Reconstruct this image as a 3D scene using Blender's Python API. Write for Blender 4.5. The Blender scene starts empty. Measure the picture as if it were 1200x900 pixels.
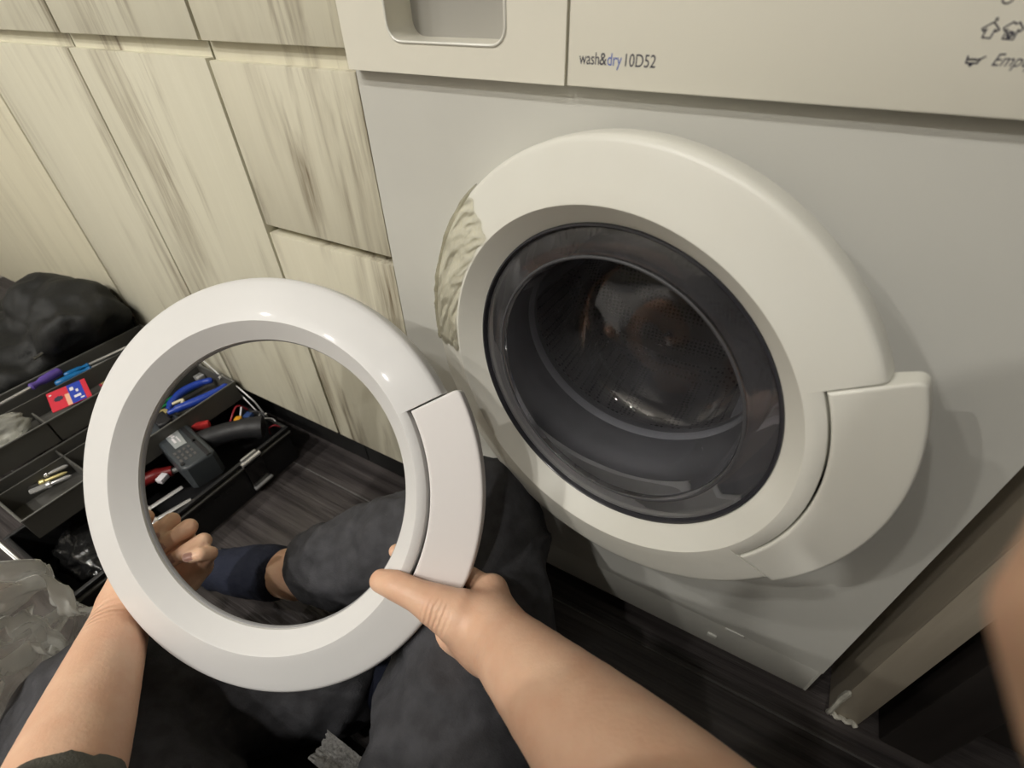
import bpy, bmesh, math, random
import numpy as np
from mathutils import Vector, Matrix, noise as mnoise
random.seed(7); np.random.seed(7)
S = bpy.context.scene
COL = S.collection
R_ = math.radians

# ------------------------------------------------------------------ camera
cd = bpy.data.cameras.new('camera'); cam = bpy.data.objects.new('camera', cd); COL.objects.link(cam)
cR = Vector((0.86824361, 0.49552063, -0.02474548)); cU = Vector((-0.3035046, 0.56992839, 0.76358797)); cF = Vector((-0.39247674, 0.65547001, -0.64522947))
mw = Matrix.Identity(4)
for i in range(3):
    mw[i][0] = cR[i]; mw[i][1] = cU[i]; mw[i][2] = -cF[i]
mw[0][3], mw[1][3], mw[2][3] = 0.3933674, -0.39528491, 0.78099503
cam.matrix_world = mw
cd.sensor_width = 36.0; cd.lens = 586.193 * 36.0 / 1200.0; cd.clip_start = 0.005
cd.dof.use_dof = True; cd.dof.focus_distance = 0.55; cd.dof.aperture_fstop = 5.6
S.camera = cam

# ------------------------------------------------------------------ world, lights, exposure
S.view_settings.view_transform = 'Standard'; S.view_settings.look = 'None'
S.view_settings.gamma = 1.0; S.view_settings.use_curve_mapping = False
S.view_settings.exposure = 0.08
W = bpy.data.worlds.new('world'); S.world = W; W.use_nodes = True
W.node_tree.nodes['Background'].inputs[0].default_value = (1.0, 0.95, 0.86, 1)
W.node_tree.nodes['Background'].inputs[1].default_value = 0.03
LAMP_W = 10.4
LAMPS = [(-0.336, -1.42, 2.4), (0.45, -1.45, 2.4), (-1.12, -1.35, 2.4), (-0.336, -2.05, 2.4), (-1.12, -2.05, 2.4)]
LAMP_COL = (1.0, 0.965, 0.905)

# ------------------------------------------------------------------ helpers
def sset(node, name, v):
    if name in node.inputs: node.inputs[name].default_value = v
def col4(c): return (c[0], c[1], c[2], 1.0)
MATS = {}
def mat(name, c, rough=0.5, metal=0.0, var=0.0, vscale=20.0, bump=0.0, bscale=60.0, spec=0.5, stretch=(1, 1, 1), c2=None, coat=0.0, sss=0.0, trans=0.0, ior=1.45, alpha=1.0, detail=4.0):
    if name in MATS: return MATS[name]
    m = bpy.data.materials.new(name); m.use_nodes = True
    nt = m.node_tree; b = nt.nodes['Principled BSDF']
    sset(b, 'Base Color', col4(c)); sset(b, 'Roughness', rough); sset(b, 'Metallic', metal); sset(b, 'Specular IOR Level', spec)
    sset(b, 'Coat Weight', coat); sset(b, 'Coat Roughness', 0.08); sset(b, 'IOR', ior); sset(b, 'Transmission Weight', trans); sset(b, 'Alpha', alpha)
    if sss > 0:
        sset(b, 'Subsurface Weight', sss); sset(b, 'Subsurface Radius', (0.012, 0.005, 0.003)); sset(b, 'Subsurface Scale', 0.4)
    if var > 0 or bump > 0 or c2:
        tc = nt.nodes.new('ShaderNodeTexCoord'); mp = nt.nodes.new('ShaderNodeMapping'); mp.inputs['Scale'].default_value = stretch
        nt.links.new(tc.outputs['Object'], mp.inputs[0])
    if var > 0 or c2:
        n = nt.nodes.new('ShaderNodeTexNoise'); n.inputs['Scale'].default_value = vscale; n.inputs['Detail'].default_value = detail
        nt.links.new(mp.outputs[0], n.inputs['Vector'])
        r = nt.nodes.new('ShaderNodeValToRGB'); r.color_ramp.elements[0].position = 0.35; r.color_ramp.elements[1].position = 0.68
        d = c2 if c2 else tuple(x * (1 - var) for x in c)
        u = c if c2 else tuple(min(1, x * (1 + var * 0.6)) for x in c)
        r.color_ramp.elements[0].color = col4(d); r.color_ramp.elements[1].color = col4(u)
        nt.links.new(n.outputs['Fac'], r.inputs[0]); nt.links.new(r.outputs[0], b.inputs['Base Color'])
    if bump > 0:
        n2 = nt.nodes.new('ShaderNodeTexNoise'); n2.inputs['Scale'].default_value = bscale; n2.inputs['Detail'].default_value = 5
        nt.links.new(mp.outputs[0], n2.inputs['Vector'])
        bp = nt.nodes.new('ShaderNodeBump'); bp.inputs['Strength'].default_value = bump; bp.inputs['Distance'].default_value = 0.004
        nt.links.new(n2.outputs['Fac'], bp.inputs['Height']); nt.links.new(bp.outputs[0], b.inputs['Normal'])
    MATS[name] = m
    return m

def emit(name, c, s):
    m = bpy.data.materials.new(name); m.use_nodes = True; nt = m.node_tree; nt.nodes.clear()
    o = nt.nodes.new('ShaderNodeOutputMaterial'); e = nt.nodes.new('ShaderNodeEmission'); e.inputs[0].default_value = col4(c); e.inputs[1].default_value = s
    nt.links.new(e.outputs[0], o.inputs[0]); return m

def film(name, tint, fac=0.35, rough=0.12, white=0.25, bump=0.6, bscale=40.0):
    """thin clear plastic film: mostly see-through, glossy, a little milky"""
    m = bpy.data.materials.new(name); m.use_nodes = True; nt = m.node_tree; b = nt.nodes['Principled BSDF']
    sset(b, 'Base Color', col4(tint)); sset(b, 'Roughness', rough); sset(b, 'Specular IOR Level', 0.8)
    out = nt.nodes['Material Output']
    tr = nt.nodes.new('ShaderNodeBsdfTransparent'); tr.inputs[0].default_value = (0.96, 0.96, 0.95, 1)
    mx = nt.nodes.new('ShaderNodeMixShader')
    lw = nt.nodes.new('ShaderNodeFresnel'); lw.inputs[0].default_value = 1.5
    ma = nt.nodes.new('ShaderNodeMath'); ma.operation = 'MULTIPLY_ADD'; ma.inputs[1].default_value = fac; ma.inputs[2].default_value = white; ma.use_clamp = True
    nt.links.new(lw.outputs[0], ma.inputs[0]); nt.links.new(ma.outputs[0], mx.inputs[0])
    nt.links.new(tr.outputs[0], mx.inputs[1]); nt.links.new(b.outputs[0], mx.inputs[2]); nt.links.new(mx.outputs[0], out.inputs[0])
    tc = nt.nodes.new('ShaderNodeTexCoord'); n2 = nt.nodes.new('ShaderNodeTexNoise'); n2.inputs['Scale'].default_value = bscale; n2.inputs['Detail'].default_value = 4
    nt.links.new(tc.outputs['Object'], n2.inputs['Vector'])
    bp = nt.nodes.new('ShaderNodeBump'); bp.inputs['Strength'].default_value = bump; bp.inputs['Distance'].default_value = 0.006
    nt.links.new(n2.outputs['Fac'], bp.inputs['Height']); nt.links.new(bp.outputs[0], b.inputs['Normal'])
    return m

def finish(me, smooth=40):
    if smooth is None: return
    me.shade_smooth() if hasattr(me, 'shade_smooth') else me.polygons.foreach_set('use_smooth', [True] * len(me.polygons))
    if smooth < 180: me.set_sharp_from_angle(angle=R_(smooth))

def link(name, me, m, parent=None):
    o = bpy.data.objects.new(name, me); COL.objects.link(o)
    if m is not None and not me.materials: me.materials.append(m)
    if parent is not None: setparent(o, parent)
    return o
def setparent(o, parent):
    o.parent = parent; o.matrix_parent_inverse = PINV.get(parent.name, Matrix.Identity(4))
PINV = {}
def obj(name, bm, m, parent=None, smooth=40, T=None):
    if T is not None: bmesh.ops.transform(bm, matrix=T, verts=bm.verts)
    bmesh.ops.recalc_face_normals(bm, faces=bm.faces)
    me = bpy.data.meshes.new(name); bm.to_mesh(me); bm.free(); finish(me, smooth)
    return link(name, me, m, parent)
def obj_vf(name, v, f, m, parent=None, smooth=180):
    me = bpy.data.meshes.new(name); me.from_pydata([tuple(x) for x in v], [], [tuple(x) for x in f]); me.validate(); finish(me, smooth)
    return link(name, me, m, parent)
def tag(o, label, cat, group=None, kind=None):
    o['label'] = label; o['category'] = cat
    if group: o['group'] = group
    if kind: o['kind'] = kind
    return o
def thing(name, label, cat, loc=(0, 0, 0), group=None):
    o = bpy.data.objects.new(name, None); COL.objects.link(o); o.location = loc; o.empty_display_size = 0.05
    PINV[o.name] = Matrix.Translation(-Vector(loc))
    return tag(o, label, cat, group)
def struct(o): o['kind'] = 'structure'; return o

def B(): return bmesh.new()
def box(bm, c, s, rot=None, bevel=0.0, seg=2):
    r = bmesh.ops.create_cube(bm, size=1.0); vs = r['verts']
    Mx = Matrix.Translation(c) @ ((rot.to_4x4() if rot is not None else Matrix.Identity(4))) @ Matrix.Diagonal((s[0], s[1], s[2], 1))
    bmesh.ops.transform(bm, matrix=Mx, verts=vs)
    if bevel > 0:
        es = list({e for v in vs for e in v.link_edges})
        bmesh.ops.bevel(bm, geom=es, offset=bevel, segments=seg, affect='EDGES', profile=0.5)
    return bm
def bx(x0, x1, y0, y1, z0, z1, bevel=0.0, bm=None, seg=2):
    bm = bm or B()
    return box(bm, ((x0 + x1) / 2, (y0 + y1) / 2, (z0 + z1) / 2), (abs(x1 - x0), abs(y1 - y0), abs(z1 - z0)), None, bevel, seg)
def frame_of(d):
    d = Vector(d).normalized(); a = Vector((0, 0, 1)) if abs(d.z) < 0.9 else Vector((1, 0, 0))
    x = a.cross(d).normalized(); y = d.cross(x); return x, y, d
def lathe_between(bm, p0, p1, prof, seg=16, flat=1.0, up=None):
    """prof: list of (t along p0->p1 in 0..1, radius)"""
    p0 = Vector(p0); p1 = Vector(p1); x, y, d = frame_of(p1 - p0)
    if up is not None:
        x = Vector(up).cross(d).normalized(); y = d.cross(x)
    rings = []
    for t, r in prof:
        c = p0.lerp(p1, t)
        rings.append([bm.verts.new(c + x * (r * math.cos(2 * math.pi * k / seg)) + y * (r * flat * math.sin(2 * math.pi * k / seg))) for k in range(seg)])
    for a, b in zip(rings, rings[1:]):
        for k in range(seg): bm.faces.new((a[k], a[(k + 1) % seg], b[(k + 1) % seg], b[k]))
    bm.faces.new(rings[0][::-1]); bm.faces.new(rings[-1]); return bm
def cyl(bm, p0, p1, r, r1=None, seg=16):
    return lathe_between(bm, p0, p1, [(0, r), (1, r if r1 is None else r1)], seg)
def tube(bm, pts, r, seg=8, sub=4, closed=False):
    pts = [Vector(p) for p in pts]
    if sub > 1 and len(pts) > 2:
        q = []; n = len(pts)
        for i in range(n - 1):
            p0 = pts[max(i - 1, 0)]; p1 = pts[i]; p2 = pts[i + 1]; p3 = pts[min(i + 2, n - 1)]
            for k in range(sub):
                t = k / sub
                q.append(0.5 * ((2 * p1) + (p2 - p0) * t + (2 * p0 - 5 * p1 + 4 * p2 - p3) * t * t + (3 * p1 - p0 - 3 * p2 + p3) * t ** 3))
        q.append(pts[-1]); pts = q
    rings = []; prev = None
    for i, p in enumerate(pts):
        d = (pts[min(i + 1, len(pts) - 1)] - pts[max(i - 1, 0)]).normalized()
        if prev is None: x, y, _ = frame_of(d)
        else:
            x = (prev - d * prev.dot(d)).normalized(); y = d.cross(x)
        prev = x
        rr = r[i * (len(r) - 1) // max(1, len(pts) - 1)] if isinstance(r, (list, tuple)) else r
        rings.append([bm.verts.new(p + x * (rr * math.cos(2 * math.pi * k / seg)) + y * (rr * math.sin(2 * math.pi * k / seg))) for k in range(seg)])
    for a, b in zip(rings, rings[1:]):
        for k in range(seg): bm.faces.new((a[k], a[(k + 1) % seg], b[(k + 1) % seg], b[k]))
    bm.faces.new(rings[0][::-1]); bm.faces.new(rings[-1]); return bm
def prism(outline, n0, n1, bevel=0.0, seg=3):
    """outline in (a,b); extruded along third axis from n0 to n1, top edge bevelled"""
    bm = B(); lo = [bm.verts.new((a, b, n0)) for a, b in outline]; hi = [bm.verts.new((a, b, n1)) for a, b in outline]
    n = len(outline)
    bm.faces.new(lo[::-1]); top = bm.faces.new(hi)
    for i in range(n): bm.faces.new((lo[i], lo[(i + 1) % n], hi[(i + 1) % n], hi[i]))
    if bevel > 0: bmesh.ops.bevel(bm, geom=list(top.edges), offset=bevel, segments=seg, affect='EDGES', profile=0.5)
    return bm
def lathe(prof, seg=96, closed=True, a0=0.0, a1=None, bm=None):
    """revolve (r, n) profile about the third axis; a0..a1 sector in degrees, capped"""
    bm = bm or B(); full = a1 is None
    if full: angs = [2 * math.pi * k / seg for k in range(seg)]
    else: angs = [R_(a0 + (a1 - a0) * k / seg) for k in range(seg + 1)]
    rings = [[bm.verts.new((r * math.cos(a), r * math.sin(a), n)) for r, n in prof] for a in angs]
    m = len(prof); mm = m if closed else m - 1
    for i in range(len(rings) if full else len(rings) - 1):
        A = rings[i]; C_ = rings[(i + 1) % len(rings)]
        for j in range(mm): bm.faces.new((A[j], A[(j + 1) % m], C_[(j + 1) % m], C_[j]))
    if not full and closed:
        bm.faces.new(rings[0][::-1]); bm.faces.new(rings[-1])
    return bm
def basis(o, ex, ez, n):
    T = Matrix.Identity(4)
    for i in range(3):
        T[i][0] = ex[i]; T[i][1] = ez[i]; T[i][2] = n[i]; T[i][3] = o[i]
    return T
def ribbon(bm, pts, w, T):
    """flat printed line (thin raised ink), pts in (a,b)"""
    for (a, b), (c, d) in zip(pts, pts[1:]):
        u = Vector((c - a, d - b)); L = u.length
        if L < 1e-6: continue
        u /= L; n = Vector((-u.y, u.x)) * w / 2; e = u * w * 0.35
        q = [(a - e.x + n.x, b - e.y + n.y), (a - e.x - n.x, b - e.y - n.y), (c + e.x - n.x, d + e.y - n.y), (c + e.x + n.x, d + e.y + n.y)]
        lo = [bm.verts.new(T @ Vector((x, y, 0.0))) for x, y in q]; hi = [bm.verts.new(T @ Vector((x, y, 0.00012))) for x, y in q]
        bm.faces.new(hi)
        for k in range(4): bm.faces.new((lo[k], lo[(k + 1) % 4], hi[(k + 1) % 4], hi[k]))
def text(name, body, size, m, parent, T, shear=0.0, width=None):
    cu = bpy.data.curves.new(name, 'FONT'); cu.body = body; cu.size = size; cu.extrude = 0.00008; cu.shear = shear
    o = bpy.data.objects.new('tmp', cu); COL.objects.link(o)
    bpy.context.view_layer.update()
    me = bpy.data.meshes.new_from_object(o.evaluated_get(bpy.context.evaluated_depsgraph_get()))
    bpy.data.objects.remove(o); bpy.data.curves.remove(cu)
    if width:
        xs = [v.co.x for v in me.vertices]; k = width / (max(xs) - min(xs)); x0 = min(xs)
        for v in me.vertices: v.co.x = (v.co.x - x0) * k
    me.transform(T); me.name = name; me.materials.clear()
    return link(name, me, m, parent)

# ---- signed distance field modelling (for bodies, cloth) -> one continuous surface
class Field:
    def __init__(s, lo, hi, h):
        s.lo = np.array(lo, float); s.h = h; s.n = np.ceil((np.array(hi) - s.lo) / h).astype(int) + 1
        s.D = np.full(s.n, 0.2, np.float32)
    def _sub(s, lo, hi):
        a = np.clip(np.floor((lo - s.lo) / s.h).astype(int), 0, s.n - 1); b = np.clip(np.ceil((hi - s.lo) / s.h).astype(int) + 1, 1, s.n)
        if (b <= a).any(): return None, None
        g = np.meshgrid(*[s.lo[i] + s.h * np.arange(a[i], b[i]) for i in range(3)], indexing='ij')
        return tuple(slice(a[i], b[i]) for i in range(3)), np.stack(g, -1).astype(np.float32)
    def _merge(s, sl, d, k):
        A = s.D[sl]
        if k > 0:
            hh = np.clip(0.5 + 0.5 * (A - d) / k, 0, 1); s.D[sl] = A * (1 - hh) + d * hh - k * hh * (1 - hh)
        else: s.D[sl] = np.minimum(A, d)
    def cone(s, a, b, ra, rb, k=0.01, flat=None, fs=1.0):
        a = np.array(a, float); b = np.array(b, float); m = max(ra, rb) / min(1.0, fs if fs > 0 else 1) + 4 * s.h + k * 2
        m = max(ra, rb) * max(1, fs) + 4 * s.h + 2 * k
        sl, P = s._sub(np.minimum(a, b) - m, np.maximum(a, b) + m)
        if sl is None: return
        ab = b - a; L = float(ab @ ab) + 1e-12
        t = np.clip(((P - a) @ ab) / L, 0, 1)[..., None]; V = P - (a + t * ab)
        if flat is not None:
            f = np.array(flat, float); f /= np.linalg.norm(f); c = (V @ f)[..., None]; V = V + f * c * (1 / fs - 1)
        d = np.linalg.norm(V, axis=-1) - (ra + (rb - ra) * t[..., 0])
        s._merge(sl, d.astype(np.float32), k)
    def chain(s, pts, rs, k=0.01):
        """one smooth polyline with interpolated radius (no bulges at the joints)"""
        pts = np.array([np.array(q, float) for q in pts]); rs = np.array(rs, float)
        m = rs.max() + 4 * s.h + 2 * k
        sl, P = s._sub(pts.min(0) - m, pts.max(0) + m)
        if sl is None: return
        best = None; num = None
        for i in range(len(pts) - 1):
            a, b = pts[i], pts[i + 1]; ab = b - a; L = float(ab @ ab) + 1e-12
            t = np.clip(((P - a) @ ab) / L, 0, 1)
            d = np.sqrt((((P - a) - t[..., None] * ab) ** 2).sum(-1)) - (rs[i] + (rs[i + 1] - rs[i]) * t)
            best = d if best is None else np.minimum(best, d)
        s._merge(sl, best.astype(np.float32), k)
    def spline(s, pts, rs, k=0.01, sub=3):
        pts = [np.array(q, float) for q in pts]; P2 = []; R2 = []; n = len(pts)
        for i in range(n - 1):
            p0, p1, p2, p3 = pts[max(i - 1, 0)], pts[i], pts[i + 1], pts[min(i + 2, n - 1)]
            q0, q1, q2, q3 = rs[max(i - 1, 0)], rs[i], rs[i + 1], rs[min(i + 2, n - 1)]
            for j in range(sub):
                t = j / sub
                f = lambda a, b, c, d: 0.5 * (2 * b + (c - a) * t + (2 * a - 5 * b + 4 * c - d) * t * t + (3 * b - a - 3 * c + d) * t ** 3)
                P2.append(f(p0, p1, p2, p3)); R2.append(f(q0, q1, q2, q3))
        P2.append(pts[-1]); R2.append(rs[-1]); s.chain(P2, R2, k)
    def ell(s, c, r, k=0.01, rot=None):
        c = np.array(c, float); r = np.array(r, float); m = r.max() + 4 * s.h + 2 * k
        sl, P = s._sub(c - m, c + m)
        if sl is None: return
        q = P - c
        if rot is not None: q = q @ np.array(rot)
        k0 = np.linalg.norm(q / r, axis=-1); k1 = np.linalg.norm(q / (r * r), axis=-1) + 1e-9
        s._merge(sl, (k0 * (k0 - 1) / k1).astype(np.float32), k)
    def cut(s, c, r, k=0.004):
        c = np.array(c, float); r = np.array(r, float); m = r.max() + 4 * s.h
        sl, P = s._sub(c - m, c + m)
        if sl is None: return
        q = P - c; k0 = np.linalg.norm(q / r, axis=-1); k1 = np.linalg.norm(q / (r * r), axis=-1) + 1e-9
        d = -(k0 * (k0 - 1) / k1); A = s.D[sl]
        hh = np.clip(0.5 - 0.5 * (A - d) / k, 0, 1); s.D[sl] = A * (1 - hh) + d * hh + k * hh * (1 - hh)
    def plane_cut(s, p, n):
        g = np.meshgrid(*[s.lo[i] + s.h * np.arange(s.n[i]) for i in range(3)], indexing='ij')
        n = np.array(n, float); n /= np.linalg.norm(n)
        d = sum((g[i] - p[i]) * n[i] for i in range(3)); s.D = np.maximum(s.D, d.astype(np.float32))
    def clamp_floor(s, z): s.plane_cut((0, 0, z), (0, 0, -1))
    def mesh(s):
        D = s.D; neg = D < 0; n = s.n - 1
        cnt = np.zeros(n, np.int8); acc = np.zeros(tuple(n) + (3,), np.float32)
        cor = [(i, j, k) for i in (0, 1) for j in (0, 1) for k in (0, 1)]
        def sub(A, c): return A[c[0]:c[0] + n[0], c[1]:c[1] + n[1], c[2]:c[2] + n[2]]
        for a in cor:
            for ax in range(3):
                if a[ax] == 1: continue
                b = list(a); b[ax] = 1
                na = sub(neg, a); nb = sub(neg, b); m = na != nb
                idx = np.nonzero(m)
                if len(idx[0]) == 0: continue
                da = sub(D, a)[idx]; db = sub(D, b)[idx]; t = da / (da - db)
                p = np.tile(np.array(a, np.float32), (len(t), 1)); p[:, ax] += t
                acc[idx] += p; cnt[idx] += 1
        cell = cnt > 0; ids = np.full(n, -1, np.int64); ci = np.argwhere(cell); ids[cell] = np.arange(len(ci))
        V = (acc[cell] / cnt[cell][:, None] + ci) * s.h + s.lo
        F = []
        for ax in range(3):
            u, w = (ax + 1) % 3, (ax + 2) % 3
            sl0 = [slice(None)] * 3; sl1 = [slice(None)] * 3
            sl0[ax] = slice(0, -1); sl1[ax] = slice(1, None)
            A = neg[tuple(sl0)]; Bq = neg[tuple(sl1)]
            e = np.argwhere(A != Bq); e = e[(e[:, u] > 0) & (e[:, w] > 0) & (e[:, u] < n[u]) & (e[:, w] < n[w])]
            if not len(e): continue
            def g(du, dw):
                q = e.copy(); q[:, u] -= du; q[:, w] -= dw; return ids[q[:, 0], q[:, 1], q[:, 2]]
            q = np.stack([g(1, 1), g(0, 1), g(0, 0), g(1, 0)], 1)
            fl = ~A[e[:, 0], e[:, 1], e[:, 2]]
            q[fl] = q[fl][:, ::-1]; F.append(q)
        F = np.concatenate(F)
        F = F[(F >= 0).all(1)]
        return V, F
def smooth_vf(V, F, it=2, lam=0.5):
    V = V.copy()
    for _ in range(it):
        acc = np.zeros_like(V); cn = np.zeros(len(V))
        for a, b in ((0, 1), (1, 2), (2, 3), (3, 0)):
            np.add.at(acc, F[:, a], V[F[:, b]]); np.add.at(acc, F[:, b], V[F[:, a]]); np.add.at(cn, F[:, a], 1); np.add.at(cn, F[:, b], 1)
        V += lam * (acc / np.maximum(cn, 1)[:, None] - V)
    return V
def normals_vf(V, F):
    n = np.cross(V[F[:, 2]] - V[F[:, 0]], V[F[:, 3]] - V[F[:, 1]]); N = np.zeros_like(V)
    for i in range(4): np.add.at(N, F[:, i], n)
    return N / (np.linalg.norm(N, axis=1)[:, None] + 1e-12)
def wrinkle(V, F, amp, sc, seed=0.0, ridged=True, stretch=(1, 1, 1)):
    N = normals_vf(V, F); d = np.empty(len(V))
    for i, v in enumerate(V):
        q = Vector((v[0] * sc * stretch[0] + seed, v[1] * sc * stretch[1], v[2] * sc * stretch[2]))
        w = mnoise.noise_vector(q * 0.6) * 0.6
        x = mnoise.noise(q + w)
        d[i] = (1 - abs(x) * 2.4) * 0.6 if ridged else x
    return V + N * (d * amp)[:, None]

# ------------------------------------------------------------------ materials
def wood(name, base, dark, seed, streak=0.5, axis='Z', rough=0.42, cover=0.47):
    m = bpy.data.materials.new(name); m.use_nodes = True; nt = m.node_tree; b = nt.nodes['Principled BSDF']
    tc = nt.nodes.new('ShaderNodeTexCoord')
    def nz(scale, det, sx, sy, sz, rgh=0.6, dist=0.0):
        mp = nt.nodes.new('ShaderNodeMapping'); mp.inputs['Scale'].default_value = (sx, sy, sz); mp.inputs['Location'].default_value = (seed, seed * 0.7, seed * 1.3)
        n = nt.nodes.new('ShaderNodeTexNoise'); n.inputs['Scale'].default_value = scale; n.inputs['Detail'].default_value = det; n.inputs['Roughness'].default_value = rgh; n.inputs['Distortion'].default_value = dist
        nt.links.new(tc.outputs['Object'], mp.inputs[0]); nt.links.new(mp.outputs[0], n.inputs['Vector']); return n
    L = (1, 1, 0.05) if axis == 'Z' else (0.05, 1, 1)
    fine = nz(130, 6, *L); mid = nz(26, 5, L[0], L[1], L[2] * 1.8, 0.65, 0.4); big = nz(6.5, 3, L[0] * 1.3, L[1], L[2] * 5)
    def ramp(src, p0, p1, v0, v1):
        r = nt.nodes.new('ShaderNodeMapRange'); r.inputs[1].default_value = p0; r.inputs[2].default_value = p1; r.inputs[3].default_value = v0; r.inputs[4].default_value = v1
        nt.links.new(src, r.inputs[0]); return r.outputs[0]
    def mul(a, c):
        x = nt.nodes.new('ShaderNodeMath'); x.operation = 'MULTIPLY'; nt.links.new(a, x.inputs[0]); nt.links.new(c, x.inputs[1]); return x.outputs[0]
    s1 = ramp(mid.outputs[0], 0.44, 0.62, 0, 1); s2 = ramp(big.outputs[0], cover, cover + 0.13, 0.06, 1); s3 = ramp(fine.outputs[0], 0.35, 0.65, 0.25, 1)
    k = mul(mul(s1, s2), s3)
    kk = ramp(k, 0, 1, 0, streak)
    mx = nt.nodes.new('ShaderNodeMix'); mx.data_type = 'RGBA'; mx.inputs[6].default_value = col4(base); mx.inputs[7].default_value = col4(dark)
    nt.links.new(kk, mx.inputs[0])
    mx2 = nt.nodes.new('ShaderNodeMix'); mx2.data_type = 'RGBA'; mx2.blend_type = 'MULTIPLY'; mx2.inputs[0].default_value = 1.0
    g = nt.nodes.new('ShaderNodeValToRGB'); g.color_ramp.elements[0].color = (0.88, 0.87, 0.84, 1); g.color_ramp.elements[1].color = (1, 1, 1, 1)
    nt.links.new(fine.outputs[0], g.inputs[0]); nt.links.new(mx.outputs[2], mx2.inputs[6]); nt.links.new(g.outputs[0], mx2.inputs[7])
    nt.links.new(mx2.outputs[2], b.inputs['Base Color']); sset(b, 'Roughness', rough); sset(b, 'Specular IOR Level', 0.4)
    bp = nt.nodes.new('ShaderNodeBump'); bp.inputs['Strength'].default_value = 0.12; bp.inputs['Distance'].default_value = 0.001
    nt.links.new(fine.outputs[0], bp.inputs['Height']); nt.links.new(bp.outputs[0], b.inputs['Normal'])
    return m
WOODC = (0.77, 0.745, 0.61); WOODD = (0.17, 0.12, 0.065)
wood_a = wood('whitewashed_wood_a', WOODC, WOODD, 3.1, 1.0, cover=0.46)
wood_b = wood('whitewashed_wood_b', WOODC, WOODD, 11.7, 0.75)
wood_c = wood('whitewashed_wood_c', (0.75, 0.72, 0.585), WOODD, 27.3, 1.35, cover=0.40)
wood_d = wood('whitewashed_wood_d', (0.79, 0.75, 0.59), WOODD, 41.0, 0.3)
end_wood = wood('end_panel_wood', (0.46, 0.41, 0.33), (0.25, 0.2, 0.13), 55.0, 0.3)
white_enamel = mat('machine_enamel', (0.65, 0.645, 0.595), 0.33, var=0.03, vscale=6, spec=0.5)
fascia_m = mat('fascia_plastic', (0.82, 0.795, 0.69), 0.22, spec=0.5, bump=0.02, bscale=400)
door_m = mat('aged_white_plastic', (0.765, 0.76, 0.695), 0.36, c2=(0.74, 0.73, 0.66), vscale=9)
new_m = mat('new_white_plastic', (0.71, 0.705, 0.695), 0.38, coat=0.08, spec=0.5)
new_handle = mat('matt_white_plastic', (0.83, 0.80, 0.785), 0.5)
gap_m = mat('dark_gap', (0.10, 0.095, 0.095), 0.6)
lip_grey = mat('grey_plastic', (0.32, 0.32, 0.33), 0.4)
rubber = mat('grey_rubber', (0.12, 0.12, 0.122), 0.45, bump=0.05, bscale=30)
rim_m = mat('black_rim', (0.03, 0.03, 0.036), 0.2)
ink = mat('dark_ink', (0.035, 0.035, 0.06), 0.5); ink_blue = mat('blue_ink', (0.10, 0.16, 0.50), 0.5)
steel = mat('steel', (0.55, 0.55, 0.54), 0.38, 0.7); chrome = mat('chrome', (0.78, 0.78, 0.78), 0.22, 0.7); brass = mat('gold_coating', (0.72, 0.62, 0.28), 0.35, 0.6)
dark_steel = mat('dark_steel', (0.20, 0.20, 0.20), 0.3, 1.0)
box_black = mat('toolbox_plastic', (0.018, 0.018, 0.019), 0.42, bump=0.08, bscale=220)
tray_grey = mat('tray_plastic', (0.085, 0.083, 0.076), 0.42, bump=0.05, bscale=200)
caulk = mat('white_sealant', (0.62, 0.60, 0.52), 0.5, var=0.25, vscale=90)
paint_wall = mat('wall_paint', (0.55, 0.52, 0.46), 0.8, var=0.03); ceil_m = mat('ceiling_paint', (0.75, 0.74, 0.70), 0.9, var=0.02)
dark_door = mat('dark_door', (0.030, 0.025, 0.023), 0.6, var=0.3, vscale=30, stretch=(1, 1, 0.1))
toe_m = mat('toe_kick_black', (0.010, 0.010, 0.010), 0.6, bump=0.05)
grout_m = mat('grout', (0.13, 0.125, 0.12), 0.8, var=0.2, vscale=60)
tile_m = mat('black_wood_tile', (0.085, 0.075, 0.073), 0.27, c2=(0.032, 0.028, 0.028), vscale=55, stretch=(0.05, 1, 1), bump=0.9, bscale=90, spec=0.5, detail=9)

# ------------------------------------------------------------------ room shell
fl = struct(obj('floor', bx(-1.9, 1.7, -2.3, 0.6, -0.03, -0.0012), grout_m, None, None))
TX, TY = 1.20, 0.30
tmesh = None
jx = 0.75
for iy in range(-8, 2):
    for ix in range(-3, 3):
        y0 = -0.032 + iy * TY; x0 = jx + ix * TX + (0.0 if iy % 2 else 0.6)
        x1 = min(x0 + TX, 1.7); xa = max(x0, -1.9); y1 = min(y0 + TY, 0.6); ya = max(y0, -2.3)
        if x1 - xa < 0.03 or y1 - ya < 0.03: continue
        full = abs(x1 - xa - TX) < 1e-6 and abs(y1 - ya - TY) < 1e-6
        if full:
            if tmesh is None:
                bm = bx(-TX / 2 + 0.0013, TX / 2 - 0.0013, -TY / 2 + 0.0013, TY / 2 - 0.0013, -0.009, 0.0, 0.0008, seg=1)
                me = bpy.data.meshes.new('tile'); bm.to_mesh(me); bm.free(); me.materials.append(tile_m); tmesh = me
            o = bpy.data.objects.new('tile', tmesh); COL.objects.link(o); o.location = ((x0 + x1) / 2, (y0 + y1) / 2, 0); o.parent = fl
        else:
            obj('tile', bx(xa + 0.0013, x1 - 0.0013, ya + 0.0013, y1 - 0.0013, -0.009, 0.0, 0.0008, seg=1), tile_m, fl, None)
struct(obj('ceiling', bx(-1.9, 1.7, -2.3, 0.6, 2.42, 2.45), ceil_m, None, None))
struct(obj('wall_back', bx(-1.9, 1.7, 0.6, 0.64, 0, 2.42), paint_wall, None, None))
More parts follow.
